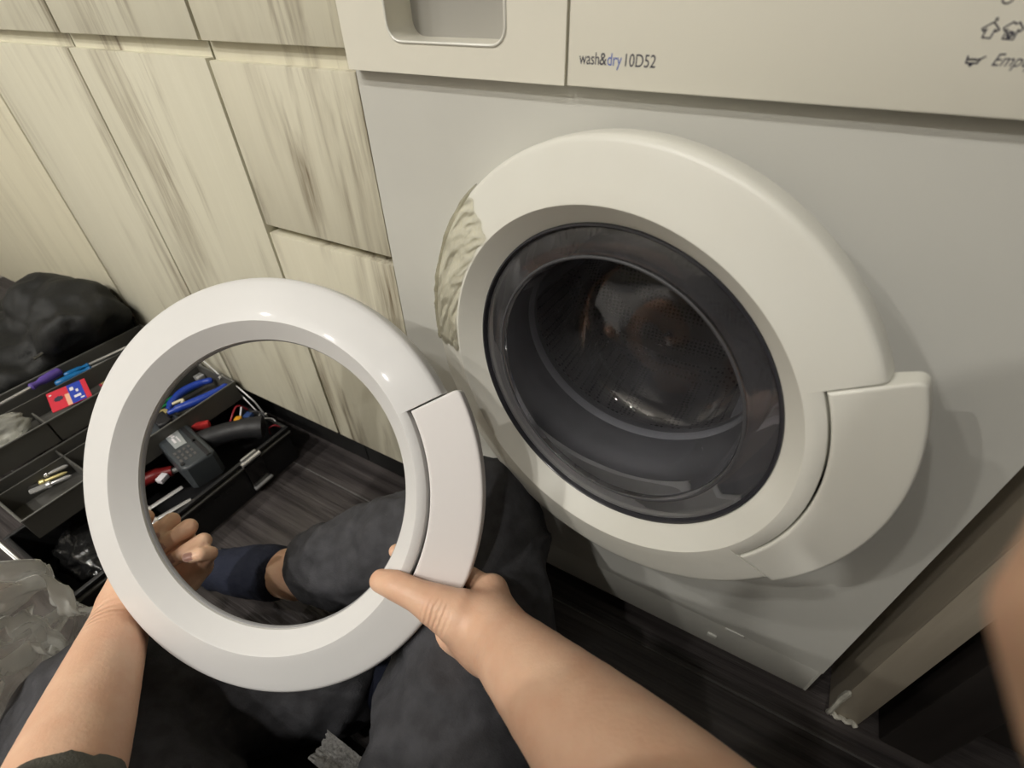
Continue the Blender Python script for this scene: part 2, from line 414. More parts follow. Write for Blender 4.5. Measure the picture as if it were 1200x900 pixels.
struct(obj('wall_front', bx(-1.9, 1.7, -2.34, -2.3, 0, 2.42), paint_wall, None, None))
struct(obj('wall_left', bx(-1.94, -1.9, -2.3, 0.6, 0, 2.42), paint_wall, None, None))
struct(obj('wall_right', bx(1.7, 1.74, -2.3, 0.6, 0, 2.42), dark_door, None, None))
# worktop slab over the run (just above the frame)
struct(obj('trim_1', bx(-1.9, 0.668, -0.02, 0.6, 0.868, 0.90, 0.003), mat('worktop', (0.5, 0.48, 0.43), 0.4, var=0.15, vscale=60)))
# dark door right of the end panel
d1 = struct(obj('door_1', bx(0.752, 1.5, 0.07, 0.11, 0.0, 2.05, 0.002), dark_door))
obj('door_frame', bx(0.690, 0.745, 0.0, 0.12, 0.0, 2.09, 0.004), dark_door, d1)
obj('door_frame', bx(1.5, 1.555, 0.0, 0.12, 0.0, 2.09, 0.004), dark_door, d1)
for z0 in (0.14, 1.05): obj('door_panel', bx(0.84, 1.41, 0.062, 0.07, z0, z0 + 0.78, 0.003), dark_door, d1)

# ceiling downlights; the far row is added for softer light and body shadow
for i, L in enumerate(LAMPS):
    t = thing('ceiling_downlight', ['round recessed downlight above the tool box, middle of the near row', 'round recessed downlight nearest the washing machine', 'round recessed downlight of the near row furthest from the machine', 'added unseen round downlight of the far row nearest the door', 'added unseen round downlight of the far row furthest from the door'][i], 'downlight', (L[0], L[1], 2.42), 'downlights in a row in the ceiling')
    T = Matrix.Translation((L[0], L[1], 2.41))
    obj('trim_ring', lathe([(0.04, 0.012), (0.058, 0.012), (0.06, 0.004), (0.055, 0.0), (0.045, 0.0), (0.04, 0.006)], 40), mat('lamp_white', (0.8, 0.8, 0.78), 0.4), t, 40, T)
    obj('diffuser', lathe([(0.001, 0.004), (0.04, 0.004), (0.04, 0.008), (0.001, 0.008)], 40), emit('lamp_glow%d' % i, LAMP_COL, 60.0), t, 40, T)
    ld = bpy.data.lights.new('lamp_light', 'AREA'); ld.shape = 'DISK'; ld.size = 0.075; ld.energy = LAMP_W * (0.74 if L[1] > -1.7 else 1.6); ld.color = LAMP_COL; ld.spread = R_(150)
    lo = bpy.data.objects.new('lamp_light', ld); COL.objects.link(lo); lo.location = (L[0], L[1], 2.405); setparent(lo, t)

# ------------------------------------------------------------------ cabinets left of the machine
def cabinet(label, x0, x1, fronts, wm, slot=True):
    """fronts: list of (kind, z0, z1)"""
    t = thing('base_cabinet', label, 'cabinet', ((x0 + x1) / 2, 0.25, 0), 'whitewashed cabinets left of the machine')
    bm = bx(x0 + 0.001, x1 - 0.001, 0.021, 0.56, 0.12, 0.866); obj('carcass', bm, wm, t)
    obj('toe_kick', bx(x0, x1, 0.045, 0.06, 0.0, 0.12), toe_m, t)
    obj('finger_groove', bx(x0 + 0.0005, x1 - 0.0005, 0.010, 0.022, 0.700, 0.735), wm, t)
    for kind, z0, z1, m2 in fronts:
        obj(kind, bx(x0 + 0.0012, x1 - 0.0012, 0.0, 0.02, z0, z1, 0.0012, seg=2), m2, t)
    return t
cabinet('light wood cabinet with the least streaks, furthest left behind the black bag', -1.60, -0.8135, [('drawer_front', 0.7245, 0.864, wood_d), ('door', 0.122, 0.7065, wood_d)], wood_d)
cabinet('whitewashed wood cabinet with a tall narrow door, right of the black bag', -0.8085, -0.512, [('drawer_front', 0.7245, 0.864, wood_b), ('door', 0.122, 0.7085, wood_b)], wood_b)
cabinet('whitewashed wood cabinet with a tall door, second from the machine', -0.510, -0.2205, [('drawer_front', 0.7245, 0.864, wood_a), ('door', 0.122, 0.7085, wood_a)], wood_a)
cabinet('streaky whitewashed drawer cabinet right beside the washing machine', -0.2175, -0.0003, [('drawer_front', 0.7245, 0.864, wood_c), ('drawer_front', 0.5215, 0.7065, wood_c), ('door', 0.122, 0.5105, wood_c)], wood_c)
t = thing('end_panel', 'narrow beige wood end panel standing right of the washing machine', 'panel', (0.649, 0.3, 0))
obj('panel_board', bx(0.632, 0.667, 0.008, 0.60, 0.0, 0.866, 0.0015), end_wood, t)
obj('edge_strip', bx(0.6325, 0.6665, 0.006, 0.010, 0.001, 0.866, 0.0008), end_wood, t)
bm = B(); pts = []
for k in range(9): pts.append((0.632 + 0.004 * k, 0.003 + 0.002 * math.sin(k * 2.1), 0.004 + 0.0015 * math.sin(k * 1.3)))
tube(bm, pts, 0.0035, 6, 2)
tube(bm, [(0.631, 0.003, 0.004), (0.6295, -0.001, 0.02), (0.6305, 0.004, 0.05), (0.631, 0.003, 0.075)], [0.0035, 0.003, 0.004, 0.002], 6, 4)
tag(obj('sealant_bead', bm, caulk), 'ragged white sealant bead at the foot of the beige end panel', 'sealant')

# ------------------------------------------------------------------ washing machine
wmch = thing('washing_machine', 'white front loading washer dryer with an ajar round glass door', 'washing machine', (0.2975, 0.28, 0))
def ray_rect(cx, cz, x0, x1, z0, z1, a):
    c, s = math.cos(a), math.sin(a); t = 1e9
    if c > 1e-9: t = min(t, (x1 - cx) / c)
    if c < -1e-9: t = min(t, (x0 - cx) / c)
    if s > 1e-9: t = min(t, (z1 - cz) / s)
    if s < -1e-9: t = min(t, (z0 - cz) / s)
    return cx + c * t, cz + s * t
def plate(x0, x1, z0, z1, cx, cz, inner, yf, yb, ydepth, n=120, corner_r=0.0):
    """vertical plate with a hole; inner(a) -> (x, z); wall runs in to ydepth"""
    ang = sorted([2 * math.pi * k / n for k in range(n)] + [math.atan2(z - cz, x - cx) % (2 * math.pi) for x in (x0, x1) for z in (z0, z1)])
    bm = B(); rows = []
    for a in ang:
        ox, oz = ray_rect(cx, cz, x0, x1, z0, z1, a); ix, iz = inner(a)
        rows.append((bm.verts.new((ox, yb, oz)), bm.verts.new((ox, yf, oz)), bm.verts.new((ix, yf, iz)), bm.verts.new((ix, ydepth, iz))))
    for i in range(len(rows)):
        a = rows[i]; b = rows[(i + 1) % len(rows)]
        for j in range(3): bm.faces.new((a[j], a[j + 1], b[j + 1], b[j]))
    return bm
HC = (0.292, 0.474); HR = 0.172
front = obj('front_panel', plate(0.0, 0.595, 0.092, 0.7095, HC[0], HC[1], lambda a: (HC[0] + HR * math.cos(a), HC[1] + HR * math.sin(a)), 0.0, 0.02, 0.03), white_enamel, wmch, 30)
bm = bx(0.0, 0.003, 0.002, 0.56, 0.03, 0.85); bx(0.592, 0.595, 0.002, 0.56, 0.03, 0.85, 0, bm); bx(0.0, 0.595, 0.557, 0.56, 0.03, 0.85, 0, bm); bx(0.0, 0.595, 0.0, 0.56, 0.85, 0.864, 0, bm)
obj('casing', bm, white_enamel, wmch)
kp = obj('kick_plate', bx(0.002, 0.593, 0.002, 0.02, 0.028, 0.0895, 0.003), white_enamel, wmch)
obj('filter_flap_tab', bx(0.478, 0.502, -0.0015, 0.004, 0.0885, 0.0925, 0.0008), mat('tab_white', (0.8, 0.8, 0.75), 0.3), kp)
obj('scuff_clip', bx(0.462, 0.474, -0.0006, 0.003, 0.052, 0.058, 0.0005), mat('tab_white', (0.8, 0.8, 0.75), 0.3), kp)
for fx in (0.05, 0.545):
    for fy in (0.06, 0.5):
        obj('foot', cyl(B(), (fx, fy, 0.0), (fx, fy, 0.035), 0.022, 0.014), toe_m, wmch)
# fascia
FY = -0.012
DC = (0.112, 0.785)
def rrect(a, cx, cz, hx, hz, r):
    # superellipse-like rounded rectangle by ray marching
    c, s = math.cos(a), math.sin(a); t = min(hx / max(abs(c), 1e-9), hz / max(abs(s), 1e-9)); x, z = c * t, s * t
    ax, az = abs(x), abs(z); kx, kz = hx - r, hz - r
    if ax > kx and az > kz:
        # intersect ray with corner circle
        C2 = Vector((kx, kz)); dvec = Vector((abs(c), abs(s))); bq = dvec.dot(C2); disc = bq * bq - (C2.length_squared - r * r)
        t = bq + math.sqrt(max(disc, 0)); x, z = c * t, s * t
    return cx + x, cz + z
dr = obj('detergent_drawer', plate(0.004, 0.2165, 0.7105, 0.862, DC[0], DC[1], lambda a: rrect(a, DC[0], DC[1], 0.0555, 0.0515, 0.012), FY, 0.0, 0.022, 160), fascia_m, wmch, 50)
obj('recess_back', bx(0.05, 0.174, 0.021, 0.024, 0.728, 0.842), mat('recess_grey', (0.36, 0.35, 0.32), 0.5), dr)
bm = B(); pts = [rrect(2 * math.pi * k / 120, DC[0], DC[1], 0.0560, 0.0520, 0.0125) for k in range(121)]
tube(bm, [(x, FY - 0.0002, z) for x, z in pts], 0.0011, 6, 1); obj('recess_rim', bm, mat('rim_white', (0.8, 0.79, 0.72), 0.25), dr)
cp = obj('control_panel', bx(0.2185, 0.592, FY, 0.0, 0.7105, 0.862, 0.0012), fascia_m, wmch)
Tp = basis((0, FY - 0.00005, 0), (1, 0, 0), (0, 0, 1), (0, -1, 0))
def at(x, z): return Tp @ Matrix.Translation((x, z, 0))
text('printed_text', 'wash', 0.0105, ink, cp, at(0.2275, 0.7247), width=0.0148)
text('printed_text', '&', 0.0105, ink, cp, at(0.2427, 0.7247), width=0.0052)
text('printed_text', 'dry', 0.0105, ink_blue, cp, at(0.2484, 0.7247), width=0.0102)
text('printed_text', '10D52', 0.0105, ink, cp, at(0.2612, 0.7247), width=0.0208)
text('printed_text', 'Empty', 0.0078, ink, cp, at(0.4565, 0.7340), shear=0.25, width=0.0175)
bm = B()
def icon(pts, ox, oz, sc, w=0.0007): ribbon(bm, [(ox + a * sc, oz + b * sc) for a, b in pts], w, Tp)
hang = [(0.0, 4.5), (-0.6, 4.2), (-1.2, 3.8), (-3.6, 1.9), (-2.7, 0.9), (-1.7, 1.7), (-2.0, -1.8), (1.4, -2.0), (1.7, 1.5), (2.6, 0.7), (3.4, 1.6), (1.2, 3.6), (0.0, 4.5), (0.2, 5.0), (0.9, 5.5), (0.7, 6.2), (0.0, 6.0)]
icon(hang, 0.4492, 0.7475, 0.001, 0.0006)
shirt = [(-0.9, 4.6), (-3.6, 2.2), (-2.7, 1.0), (-1.8, 1.7), (-2.2, -2.0), (2.0, -2.2), (2.1, 1.6), (3.0, 0.9), (3.8, 2.0), (1.4, 4.5), (0.3, 3.8), (-0.9, 4.6)]
icon(shirt, 0.4578, 0.7475, 0.00105, 0.0006)
for k in range(3):
    a = 2 * math.pi * k / 3 + 0.5; icon([(1.2 * math.cos(a), 1.2 * math.sin(a)), (1.2 * math.cos(a + 1.5), 1.2 * math.sin(a + 1.5))], 0.4578, 0.7472, 0.001, 0.0010)
icon([(1.9 * math.cos(2 * math.pi * k / 20), 1.9 * math.sin(2 * math.pi * k / 20)) for k in range(21)], 0.4502, 0.7615, 0.0011, 0.0006)
icon([(1.9 * math.cos(2 * math.pi * k / 20), 1.9 * math.sin(2 * math.pi * k / 20)) for k in range(21)], 0.4592, 0.7615, 0.0011, 0.0006)
icon([(-4, 3.2), (-3.6, 0.2), (1.0, 0.2), (1.8, 2.2), (3.2, 3.3)], 0.4492, 0.7345, 0.001, 0.0007)
icon([(-3.4, 2.0), (-2.6, 1.6), (-1.9, 2.1), (-1.2, 1.6), (-0.5, 2.1), (0.2, 1.6), (1.2, 2.1)], 0.4492, 0.7345, 0.001, 0.0007)
icon([(-1.8, -0.3), (-1.5, -0.9), (-1.0, -0.3)], 0.4492, 0.7345, 0.001, 0.0009)
obj('printed_symbols', bm, ink, cp, None)
# opening, gasket, drum
Ty = basis((HC[0], 0.0, HC[1]), (1, 0, 0), (0, 0, 1), (0, -1, 0))   # third axis points out of the machine
gk = obj('door_gasket', lathe([(0.171, -0.004), (0.160, -0.010), (0.150, -0.03), (0.142, -0.05), (0.146, -0.075), (0.160, -0.09), (0.172, -0.09), (0.1735, -0.03)], 96), rubber, wmch, 60, Ty)
obj('gasket_lip', lathe([(0.142, -0.048), (0.139, -0.052), (0.139, -0.058), (0.143, -0.060), (0.147, -0.054)], 96), mat('pale_rubber', (0.33, 0.33, 0.34), 0.35), gk, 60, Ty)
# perforated drum: procedural hex holes
dm = bpy.data.materials.new('perforated_steel'); dm.use_nodes = True; nt = dm.node_tree; b = nt.nodes['Principled BSDF']
tc = nt.nodes.new('ShaderNodeTexCoord'); vo = nt.nodes.new('ShaderNodeTexVoronoi'); vo.inputs['Scale'].default_value = 150; vo.inputs['Randomness'].default_value = 0.12
nt.links.new(tc.outputs['Object'], vo.inputs['Vector'])
mr = nt.nodes.new('ShaderNodeMapRange'); mr.inputs[1].default_value = 0.30; mr.inputs[2].default_value = 0.36; nt.links.new(vo.outputs['Distance'], mr.inputs[0])
mx = nt.nodes.new('ShaderNodeMix'); mx.data_type = 'RGBA'; mx.inputs[6].default_value = (0.01, 0.008, 0.008, 1); mx.inputs[7].default_value = (0.22, 0.19, 0.19, 1)
nt.links.new(mr.outputs[0], mx.inputs[0]); nt.links.new(mx.outputs[2], b.inputs['Base Color']); sset(b, 'Metallic', 0.85); sset(b, 'Roughness', 0.3)
bp = nt.nodes.new('ShaderNodeBump'); bp.inputs['Strength'].default_value = 0.6; bp.inputs['Distance'].default_value = 0.003; nt.links.new(mr.outputs[0], bp.inputs['Height']); nt.links.new(bp.outputs[0], b.inputs['Normal'])
drum = obj('drum', lathe([(0.150, -0.085), (0.20, -0.088), (0.235, -0.10), (0.238, -0.30), (0.22, -0.33), (0.10, -0.345), (0.002, -0.33), (0.002, -0.335), (0.10, -0.35), (0.224, -0.336), (0.243, -0.305), (0.24, -0.095), (0.20, -0.082), (0.150, -0.08)], 96), dm, wmch, 50, Ty)
for k in range(3):
    a = R_(70 + 120 * k); c, s = math.cos(a), math.sin(a)
    bm = prism([(-0.028, 0), (0.028, 0), (0.012, 0.05), (-0.012, 0.05)], -0.30, -0.11, 0.004)
    Tl = Ty @ Matrix.Rotation(a + math.pi / 2, 4, 'Z') @ Matrix.Translation((0, -0.238, 0))
    obj('drum_paddle', bm, lip_grey, drum, 40, Ty @ Matrix.Rotation(a - math.pi / 2, 4, 'Z') @ Matrix.Translation((0, 0.238, 0)) @ Matrix.Rotation(math.pi, 4, 'Z'))

# ---- door ring (the machine's own and the spare one share the design)
def ring_parts(T, parent, m_ring, m_handle, a0, a1, prof, rin, rout, gapw, seg=170):
    full = prof
    h = dome(rin)
    ia = max(i for i, q in enumerate(prof) if q[0] > rin - 0.0015)
    inner = prof[ia + 1:]
    bk = dome(0.23) - 0.006
    # split the closed profile into the part inside the groove radius, plus a low ledge under the handle
    red = [(0.2085, -0.004), (0.2085, 0.0065), (rin, 0.0065), (rin, h - 0.0012), (rin - 0.0012, h)] + inner
    bm = lathe(full, seg, True, a1, a0 + 360.0)
    lathe(red, 60, True, a0, a1, bm)
    ring = obj('trim_ring', bm, m_ring, parent, 32, T)
    hb = B(); ra = rin + gapw; NA_, NR_ = 64, 22; rho = 0.0022; top = []
    lo_a, hi_a = a0 + 0.35, a1 - 0.5
    def cosp(k, n): return 0.5 - 0.5 * math.cos(math.pi * k / n)
    for i in range(NA_ + 1):
        row = []
        for j in range(NR_ + 1):
            t_ = cosp(i, NA_); u_ = cosp(j, NR_)
            ao = lo_a + (hi_a - lo_a) * t_; ro = rout(ao); r = ra + (ro - ra) * u_
            cr = 0.006; ex_ = max(0.0, r - (ro - cr)) / cr
            hi2 = hi_a - math.degrees((1 - math.sqrt(max(0.0, 1 - ex_ * ex_))) * cr / r)
            a_ = lo_a + (hi2 - lo_a) * t_
            e = min(r - ra, ro - r, R_(a_ - lo_a) * r, R_(hi2 - a_) * r)
            dz = 0.0 if e >= rho else rho - math.sqrt(max(0.0, rho * rho - (rho - e) ** 2))
            row.append(hb.verts.new((r * math.cos(R_(a_)), r * math.sin(R_(a_)), dome(r) + 0.0006 - dz)))
        top.append(row)
    for i in range(NA_):
        for j in range(NR_): hb.faces.new((top[i][j], top[i][j + 1], top[i + 1][j + 1], top[i + 1][j]))
    loop = [top[0][j] for j in range(NR_ + 1)] + [top[i][NR_] for i in range(1, NA_ + 1)] + [top[NA_][j] for j in range(NR_ - 1, -1, -1)] + [top[i][0] for i in range(NA_ - 1, 0, -1)]
    low = [hb.verts.new((v.co.x, v.co.y, 0.0005)) for v in loop]
    for i in range(len(loop)): hb.faces.new((loop[i], low[i], low[(i + 1) % len(loop)], loop[(i + 1) % len(loop)]))
    hd = obj('handle_cover', hb, m_handle, parent, 35, T)
    bm = lathe([(rin - 0.0001, 0.0066), (rin + gapw + 0.002, 0.0066), (rin + gapw + 0.002, 0.0076), (rin - 0.0001, 0.0076)], 50, True, a0 + 0.1, a1 - 0.1)
    obj('handle_gap', bm, gap_m, ring, None, T)
    return ring, hd
th, tx = 0.175, 0.0519; dO = Vector((0.2901, -(0.2157 * math.sin(th) + 0.006), 0.4780))
ex = Vector((math.cos(th), -math.sin(th), 0)); n0 = Vector((-math.sin(th), -math.cos(th), 0)); uz = Vector((0, 0, 1))
nD = n0 * math.cos(tx) + uz * math.sin(tx); ezD = uz * math.cos(tx) - n0 * math.sin(tx)
TD = basis(dO, ex, ezD, nD)
HH = 0.0273
def dome(r): return 0.0302 - (r - 0.1685) * 0.262
def ring_profile(Rc, Rg, yg):
    pr = [(0.2110, -0.006), (0.2138, -0.002), (0.2141, 0.004), (0.2136, 0.0150), (0.2126, 0.0172), (0.2108, dome(0.2108) - 0.0002)]
    pr += [(r, dome(r)) for r in (0.2085, 0.200, 0.190, 0.180)]
    pr += [(Rc + 0.002, dome(Rc + 0.002)), (Rc + 0.0004, dome(Rc) - 0.0003), (Rc - 0.0010, dome(Rc) - 0.0014), (Rg + 0.001, yg + 0.0008), (Rg, yg), (Rg - 0.0004, yg - 0.002), (Rg - 0.0002, yg - 0.005), (Rg + 0.012, 0.004), (Rg + 0.016, -0.006)]
    return pr
dgrp = bpy.data.objects.new('door', bpy.data.meshes.new('door'))
# door carrier plate behind the ring is the door part itself; ring, glass and handle are its sub-parts
bm = lathe([(0.205, -0.010), (0.209, -0.006), (0.209, -0.0025), (0.1535, -0.0025), (0.1502, 0.000), (0.1488, -0.004), (0.150, -0.012)], 120)
door = obj('door', bm, mat('door_back', (0.55, 0.54, 0.5), 0.5), wmch, 40, TD)
def rout_machine(a):
    t_ = (29.2 - a) / 60.0; return 0.2312 - 0.0135 * max(0.0, min(1.0, t_)) ** 1.6
ring_parts(TD, door, door_m, door_m, -31.0, 29.4, ring_profile(0.1685, 0.1512, 0.0108), 0.1808, rout_machine, 0.0018)
obj('glass_seal_rim', lathe([(0.1511, 0.0103), (0.1506, 0.0122), (0.1490, 0.0126), (0.1474, 0.0105), (0.1468, 0.004), (0.1508, 0.002)], 120), rim_m, door, 60, TD)
gm = bpy.data.materials.new('door_glass'); gm.use_nodes = True; b = gm.node_tree.nodes['Principled BSDF']
sset(b, 'Base Color', (0.80, 0.80, 0.84, 1)); sset(b, 'Roughness', 0.015); sset(b, 'Transmission Weight', 1.0); sset(b, 'IOR', 1.5)
gp = [(0.1474, 0.0085), (0.1440, 0.0100), (0.1340, 0.0120), (0.1250, 0.0122), (0.1222, 0.0108), (0.1205, 0.0060), (0.1190, -0.010), (0.1165, -0.040), (0.1130, -0.072), (0.1085, -0.090), (0.1010, -0.1000), (0.085, -0.1045), (0.05, -0.108), (0.0012, -0.110)]
gback = [(0.0012, -0.1145), (0.05, -0.1125), (0.085, -0.1090), (0.1030, -0.1040), (0.1115, -0.0930), (0.1165, -0.0740), (0.1200, -0.041), (0.1226, -0.010), (0.1250, 0.0040), (0.1340, 0.0060), (0.1474, 0.0040)]
obj('glass_edge_line', lathe([(0.1238 + 0.0013 * math.cos(a_), 0.0121 + 0.0007 * math.sin(a_)) for a_ in [2 * math.pi * k / 10 for k in range(10)]], 128), mat('refracted_line', (0.06, 0.06, 0.065), 0.5), door, 60, TD)  # solid ring painting the light line refracted at the glass step
_nt = gm.node_tree; _d = _nt.nodes.new('ShaderNodeBsdfDiffuse'); _d.inputs[0].default_value = (0.55, 0.55, 0.58, 1)
_m = _nt.nodes.new('ShaderNodeMixShader'); _z = _nt.nodes.new('ShaderNodeTexNoise'); _z.inputs['Scale'].default_value = 22; _z.inputs['Detail'].default_value = 6; _t = _nt.nodes.new('ShaderNodeTexCoord')
_r = _nt.nodes.new('ShaderNodeMapRange'); _r.inputs[1].default_value = 0.35; _r.inputs[2].default_value = 0.7; _r.inputs[3].default_value = 0.022; _r.inputs[4].default_value = 0.055     # grey haze painted in to brighten the dark glass
_nt.links.new(_t.outputs['Object'], _z.inputs['Vector']); _nt.links.new(_z.outputs[0], _r.inputs[0]); _nt.links.new(_r.outputs[0], _m.inputs[0])
_nt.links.new(b.outputs[0], _m.inputs[1]); _nt.links.new(_d.outputs[0], _m.inputs[2]); _nt.links.new(_m.outputs[0], _nt.nodes['Material Output'].inputs[0])
obj('glass_bowl', lathe(gp + gback, 128), gm, door, 60, TD)
bm = B(); box(bm, TD @ Vector((-0.205, 0.0, -0.018)), (0.03, 0.02, 0.09), None, 0.003); obj('hinge', bm, steel, door)

# crumpled clear tape stuck over the left edge of the door ring
bm = B(); NA, NR = 88, 52; grid = []
for i in range(NA + 1):
    row = []
    a = 137.0 + 51.0 * i / NA
    rim = 0.003 * mnoise.noise(Vector((i * 0.15, 1.0, 0)))
    for j in range(NR + 1):
        u = j / NR
        L = u * 0.072 + rim
        # path: up the side wall, over the edge, across the annulus
        if L < 0.017: r, n = 0.2152 + 0.004 * (1 - L / 0.017), 0.0025 + L
        else:
            r = 0.2152 - (L - 0.017) * 0.80; n = min(0.0195 + (L - 0.017), dome(r) + 0.0005)
        if r < 0.1685: n = dome(0.1685) - 0.0004 - (0.1685 - r) * 1.08
        w = 0.0013 * (1 - 3.0 * abs(mnoise.noise(Vector(((a * 0.16 + u * 6.5) * 0.95, (u * 2.2 - a * 0.055) * 0.8, 0.3))))) + 0.0004 * mnoise.noise(Vector((a * 0.5, u * 22, 5)))
        edge = min(1, i / 8, (NA - i) / 8)
        w = max(w, -0.0009) * (0.4 + 0.6 * edge)
        bl = min(1.0, max(0.0, (L - 0.010) / 0.014)); rr = r + w * (1 - bl); nn = n + w * bl + 0.0004
        aa = R_(a + 2.0 * mnoise.noise(Vector((j * 0.12, i * 0.025, 9))))
        row.append(bm.verts.new((rr * math.cos(aa), rr * math.sin(aa), nn)))
    grid.append(row)
for i in range(NA):
    for j in range(NR): bm.faces.new((grid[i][j], grid[i + 1][j], grid[i + 1][j + 1], grid[i][j + 1]))
bmesh.ops.solidify(bm, geom=list(bm.faces), thickness=0.0002)
tag(obj('clear_tape', bm, film('tape_film', (0.70, 0.67, 0.54), 1.1, 0.06, 0.05, 0.25, 60), None, 180, TD), 'crumpled yellowed clear tape stuck over the left edge of the door ring', 'tape')

# ------------------------------------------------------------------ the spare ring held in both hands
hO = Vector((-0.0022060, -0.2338060, 0.3658413)); hN = Vector((0.2663825, -0.7362954, 0.6220204)); hX = Vector((0.9170320, 0.3923203, 0.0716734)); hZ = Vector((-0.2968040, 0.5513201, 0.7797138))
TH = basis(hO, hX, hZ, hN)
held = thing('door_trim_ring', 'bright white plastic door ring held up in both hands', 'door ring', tuple(hO))
def rout_held(a):
    t_ = max(0.0, (-20.0 - a) / 14.0); return 0.2300 - 0.012 * t_ ** 2
hr, hh_ = ring_parts(TH, held, new_m, new_handle, -34.0, 26.6, ring_profile(0.1685, 0.1512, 0.0108), 0.1775, rout_held, 0.0036)
obj('inner_lip', lathe([(0.1507, 0.0078), (0.1512, 0.0082), (0.1516, 0.0040), (0.1508, 0.0032), (0.1500, 0.0036), (0.1500, 0.0072)], 150), lip_grey, hr, 60, TH)

# ------------------------------------------------------------------ tool box with cantilever trays
tb = thing('tool_box', 'open black plastic tool box with two cantilever trays, on the floor', 'tool box', (-0.46, -0.21, 0))
X0, X1, Y0, Y1 = -0.560, -0.358, -0.412, -0.018
def open_box(x0, x1, y0, y1, z0, z1, w=0.003, rim=0.004, bm=None):
    bm = bm or B()
    bx(x0, x1, y0, y1, z0, z0 + w, 0, bm)
    bx(x0, x0 + w, y0, y1, z0 + w, z1, 0, bm); bx(x1 - w, x1, y0, y1, z0 + w, z1, 0, bm)
    bx(x0 + w, x1 - w, y0, y0 + w, z0 + w, z1, 0, bm); bx(x0 + w, x1 - w, y1 - w, y1, z0 + w, z1, 0, bm)
    return bm
def rim_of(x0, x1, y0, y1, z, o, h, w, bm=None):
    bm = bm or B()
    bx(x0 - o, x0 + w, y0 - o, y1 + o, z - h, z, 0.0008, bm); bx(x1 - w, x1 + o, y0 - o, y1 + o, z - h, z, 0.0008, bm)
    bx(x0 + w, x1 - w, y0 - o, y0 + w, z - h, z, 0.0008, bm); bx(x0 + w, x1 - w, y1 - w, y1 + o, z - h, z, 0.0008, bm); return bm
base = obj('base_box', open_box(X0, X1, Y0, Y1, 0.0, 0.084), box_black, tb)
obj('rim', rim_of(X0, X1, Y0, Y1, 0.089, 0.004, 0.006, 0.003), box_black, base)
obj('rim_groove', bx(X1 - 0.002, X1 + 0.006, Y0 - 0.004, Y1 + 0.004, 0.074, 0.078, 0.0008), tray_grey, base)
obj('base_divider', bx(X0 + 0.003, X1 - 0.003, -0.272, -0.269, 0.003, 0.055), box_black, base)
# embossed strip of worn relief on the front (unreadable)
bm = B()
for k in range(14): bx(X1, X1 + 0.0008, -0.300 + k * 0.011, -0.293 + k * 0.011, 0.048 + 0.004 * (k % 2), 0.054 + 0.005 * ((k * 7) % 3 > 0), 0, bm)
obj('embossed_marks', bm, box_black, base, None)
TRAYS = {'B': (-0.612, -0.488, -0.386, -0.010, 0.105, 0.150), 'A': (-0.768, -0.612, -0.390, -0.012, 0.155, 0.200)}
for key in ('B', 'A'):
    x0, x1, y0, y1, z0, z1 = TRAYS[key]
    tr = obj('tray', open_box(x0, x1, y0, y1, z0, z1, 0.0022), tray_grey, tb)
    obj('rim', rim_of(x0, x1, y0, y1, z1 + 0.001, 0.0015, 0.003, 0.0015), mat('tray_edge', (0.13, 0.13, 0.12), 0.35), tr)
    if key == 'A':
        obj('divider', bx(x0 + 0.10, x1, -0.268, -0.2655, z0, z1 - 0.004), tray_grey, tr)
        obj('divider', bx(-0.715, -0.7125, y0, y1, z0, z1 - 0.006), tray_grey, tr)
    else:
        obj('divider', bx(x0, x1, -0.285, -0.2825, z0, z1 - 0.004), tray_grey, tr)
        obj('divider', bx(-0.585, -0.5825, y0, -0.13, z0, z1 - 0.004), tray_grey, tr)
for sy, ye in ((1, Y1 + 0.008), (-1, Y0 - 0.008)):
    bm = B(); tube(bm, [(-0.40, ye, 0.055), (-0.43, ye, 0.083), (-0.445, ye, 0.112), (-0.487, ye, 0.138), (-0.53, ye, 0.146), (-0.60, ye, 0.19), (-0.65, ye, 0.196)], 0.0016, 8, 1)
    bm2 = B(); tube(bm2, [(-0.455, ye + 0.003 * sy, 0.07), (-0.50, ye + 0.003 * sy, 0.115), (-0.56, ye + 0.003 * sy, 0.125), (-0.645, ye + 0.003 * sy, 0.172), (-0.70, ye + 0.003 * sy, 0.186)], 0.0015, 8, 1)
    a1 = obj('cantilever_arm', bm, steel, tb); obj('cantilever_arm', bm2, steel, tb)
    for q in ((-0.43, 0.083), (-0.53, 0.146), (-0.65, 0.196)):
        obj('rivet', lathe_between(B(), (q[0], ye - 0.006 * sy, q[1]), (q[0], ye + 0.005 * sy, q[1]), [(0, 0.003), (0.8, 0.004), (1, 0.002)], 12), chrome, a1)
for yc in (-0.105, -0.335):
    lt = obj('latch', bx(X1 + 0.001, X1 + 0.006, yc - 0.019, yc + 0.019, 0.020, 0.079, 0.0015), mat('latch_dark_chrome', (0.09, 0.09, 0.09), 0.15, 1.0), tb)
    obj('latch_lip', bx(X1 + 0.004, X1 + 0.011, yc - 0.020, yc + 0.020, 0.016, 0.021, 0.001), chrome, lt)
    bm = B(); cyl(bm, (X1 + 0.004, yc - 0.02, 0.084), (X1 + 0.004, yc + 0.02, 0.084), 0.0045); obj('latch_hinge', bm, chrome, lt)
    obj('latch_bracket', bx(X1 - 0.001, X1 + 0.004, yc - 0.016, yc + 0.016, 0.086, 0.094, 0.001), steel, lt)

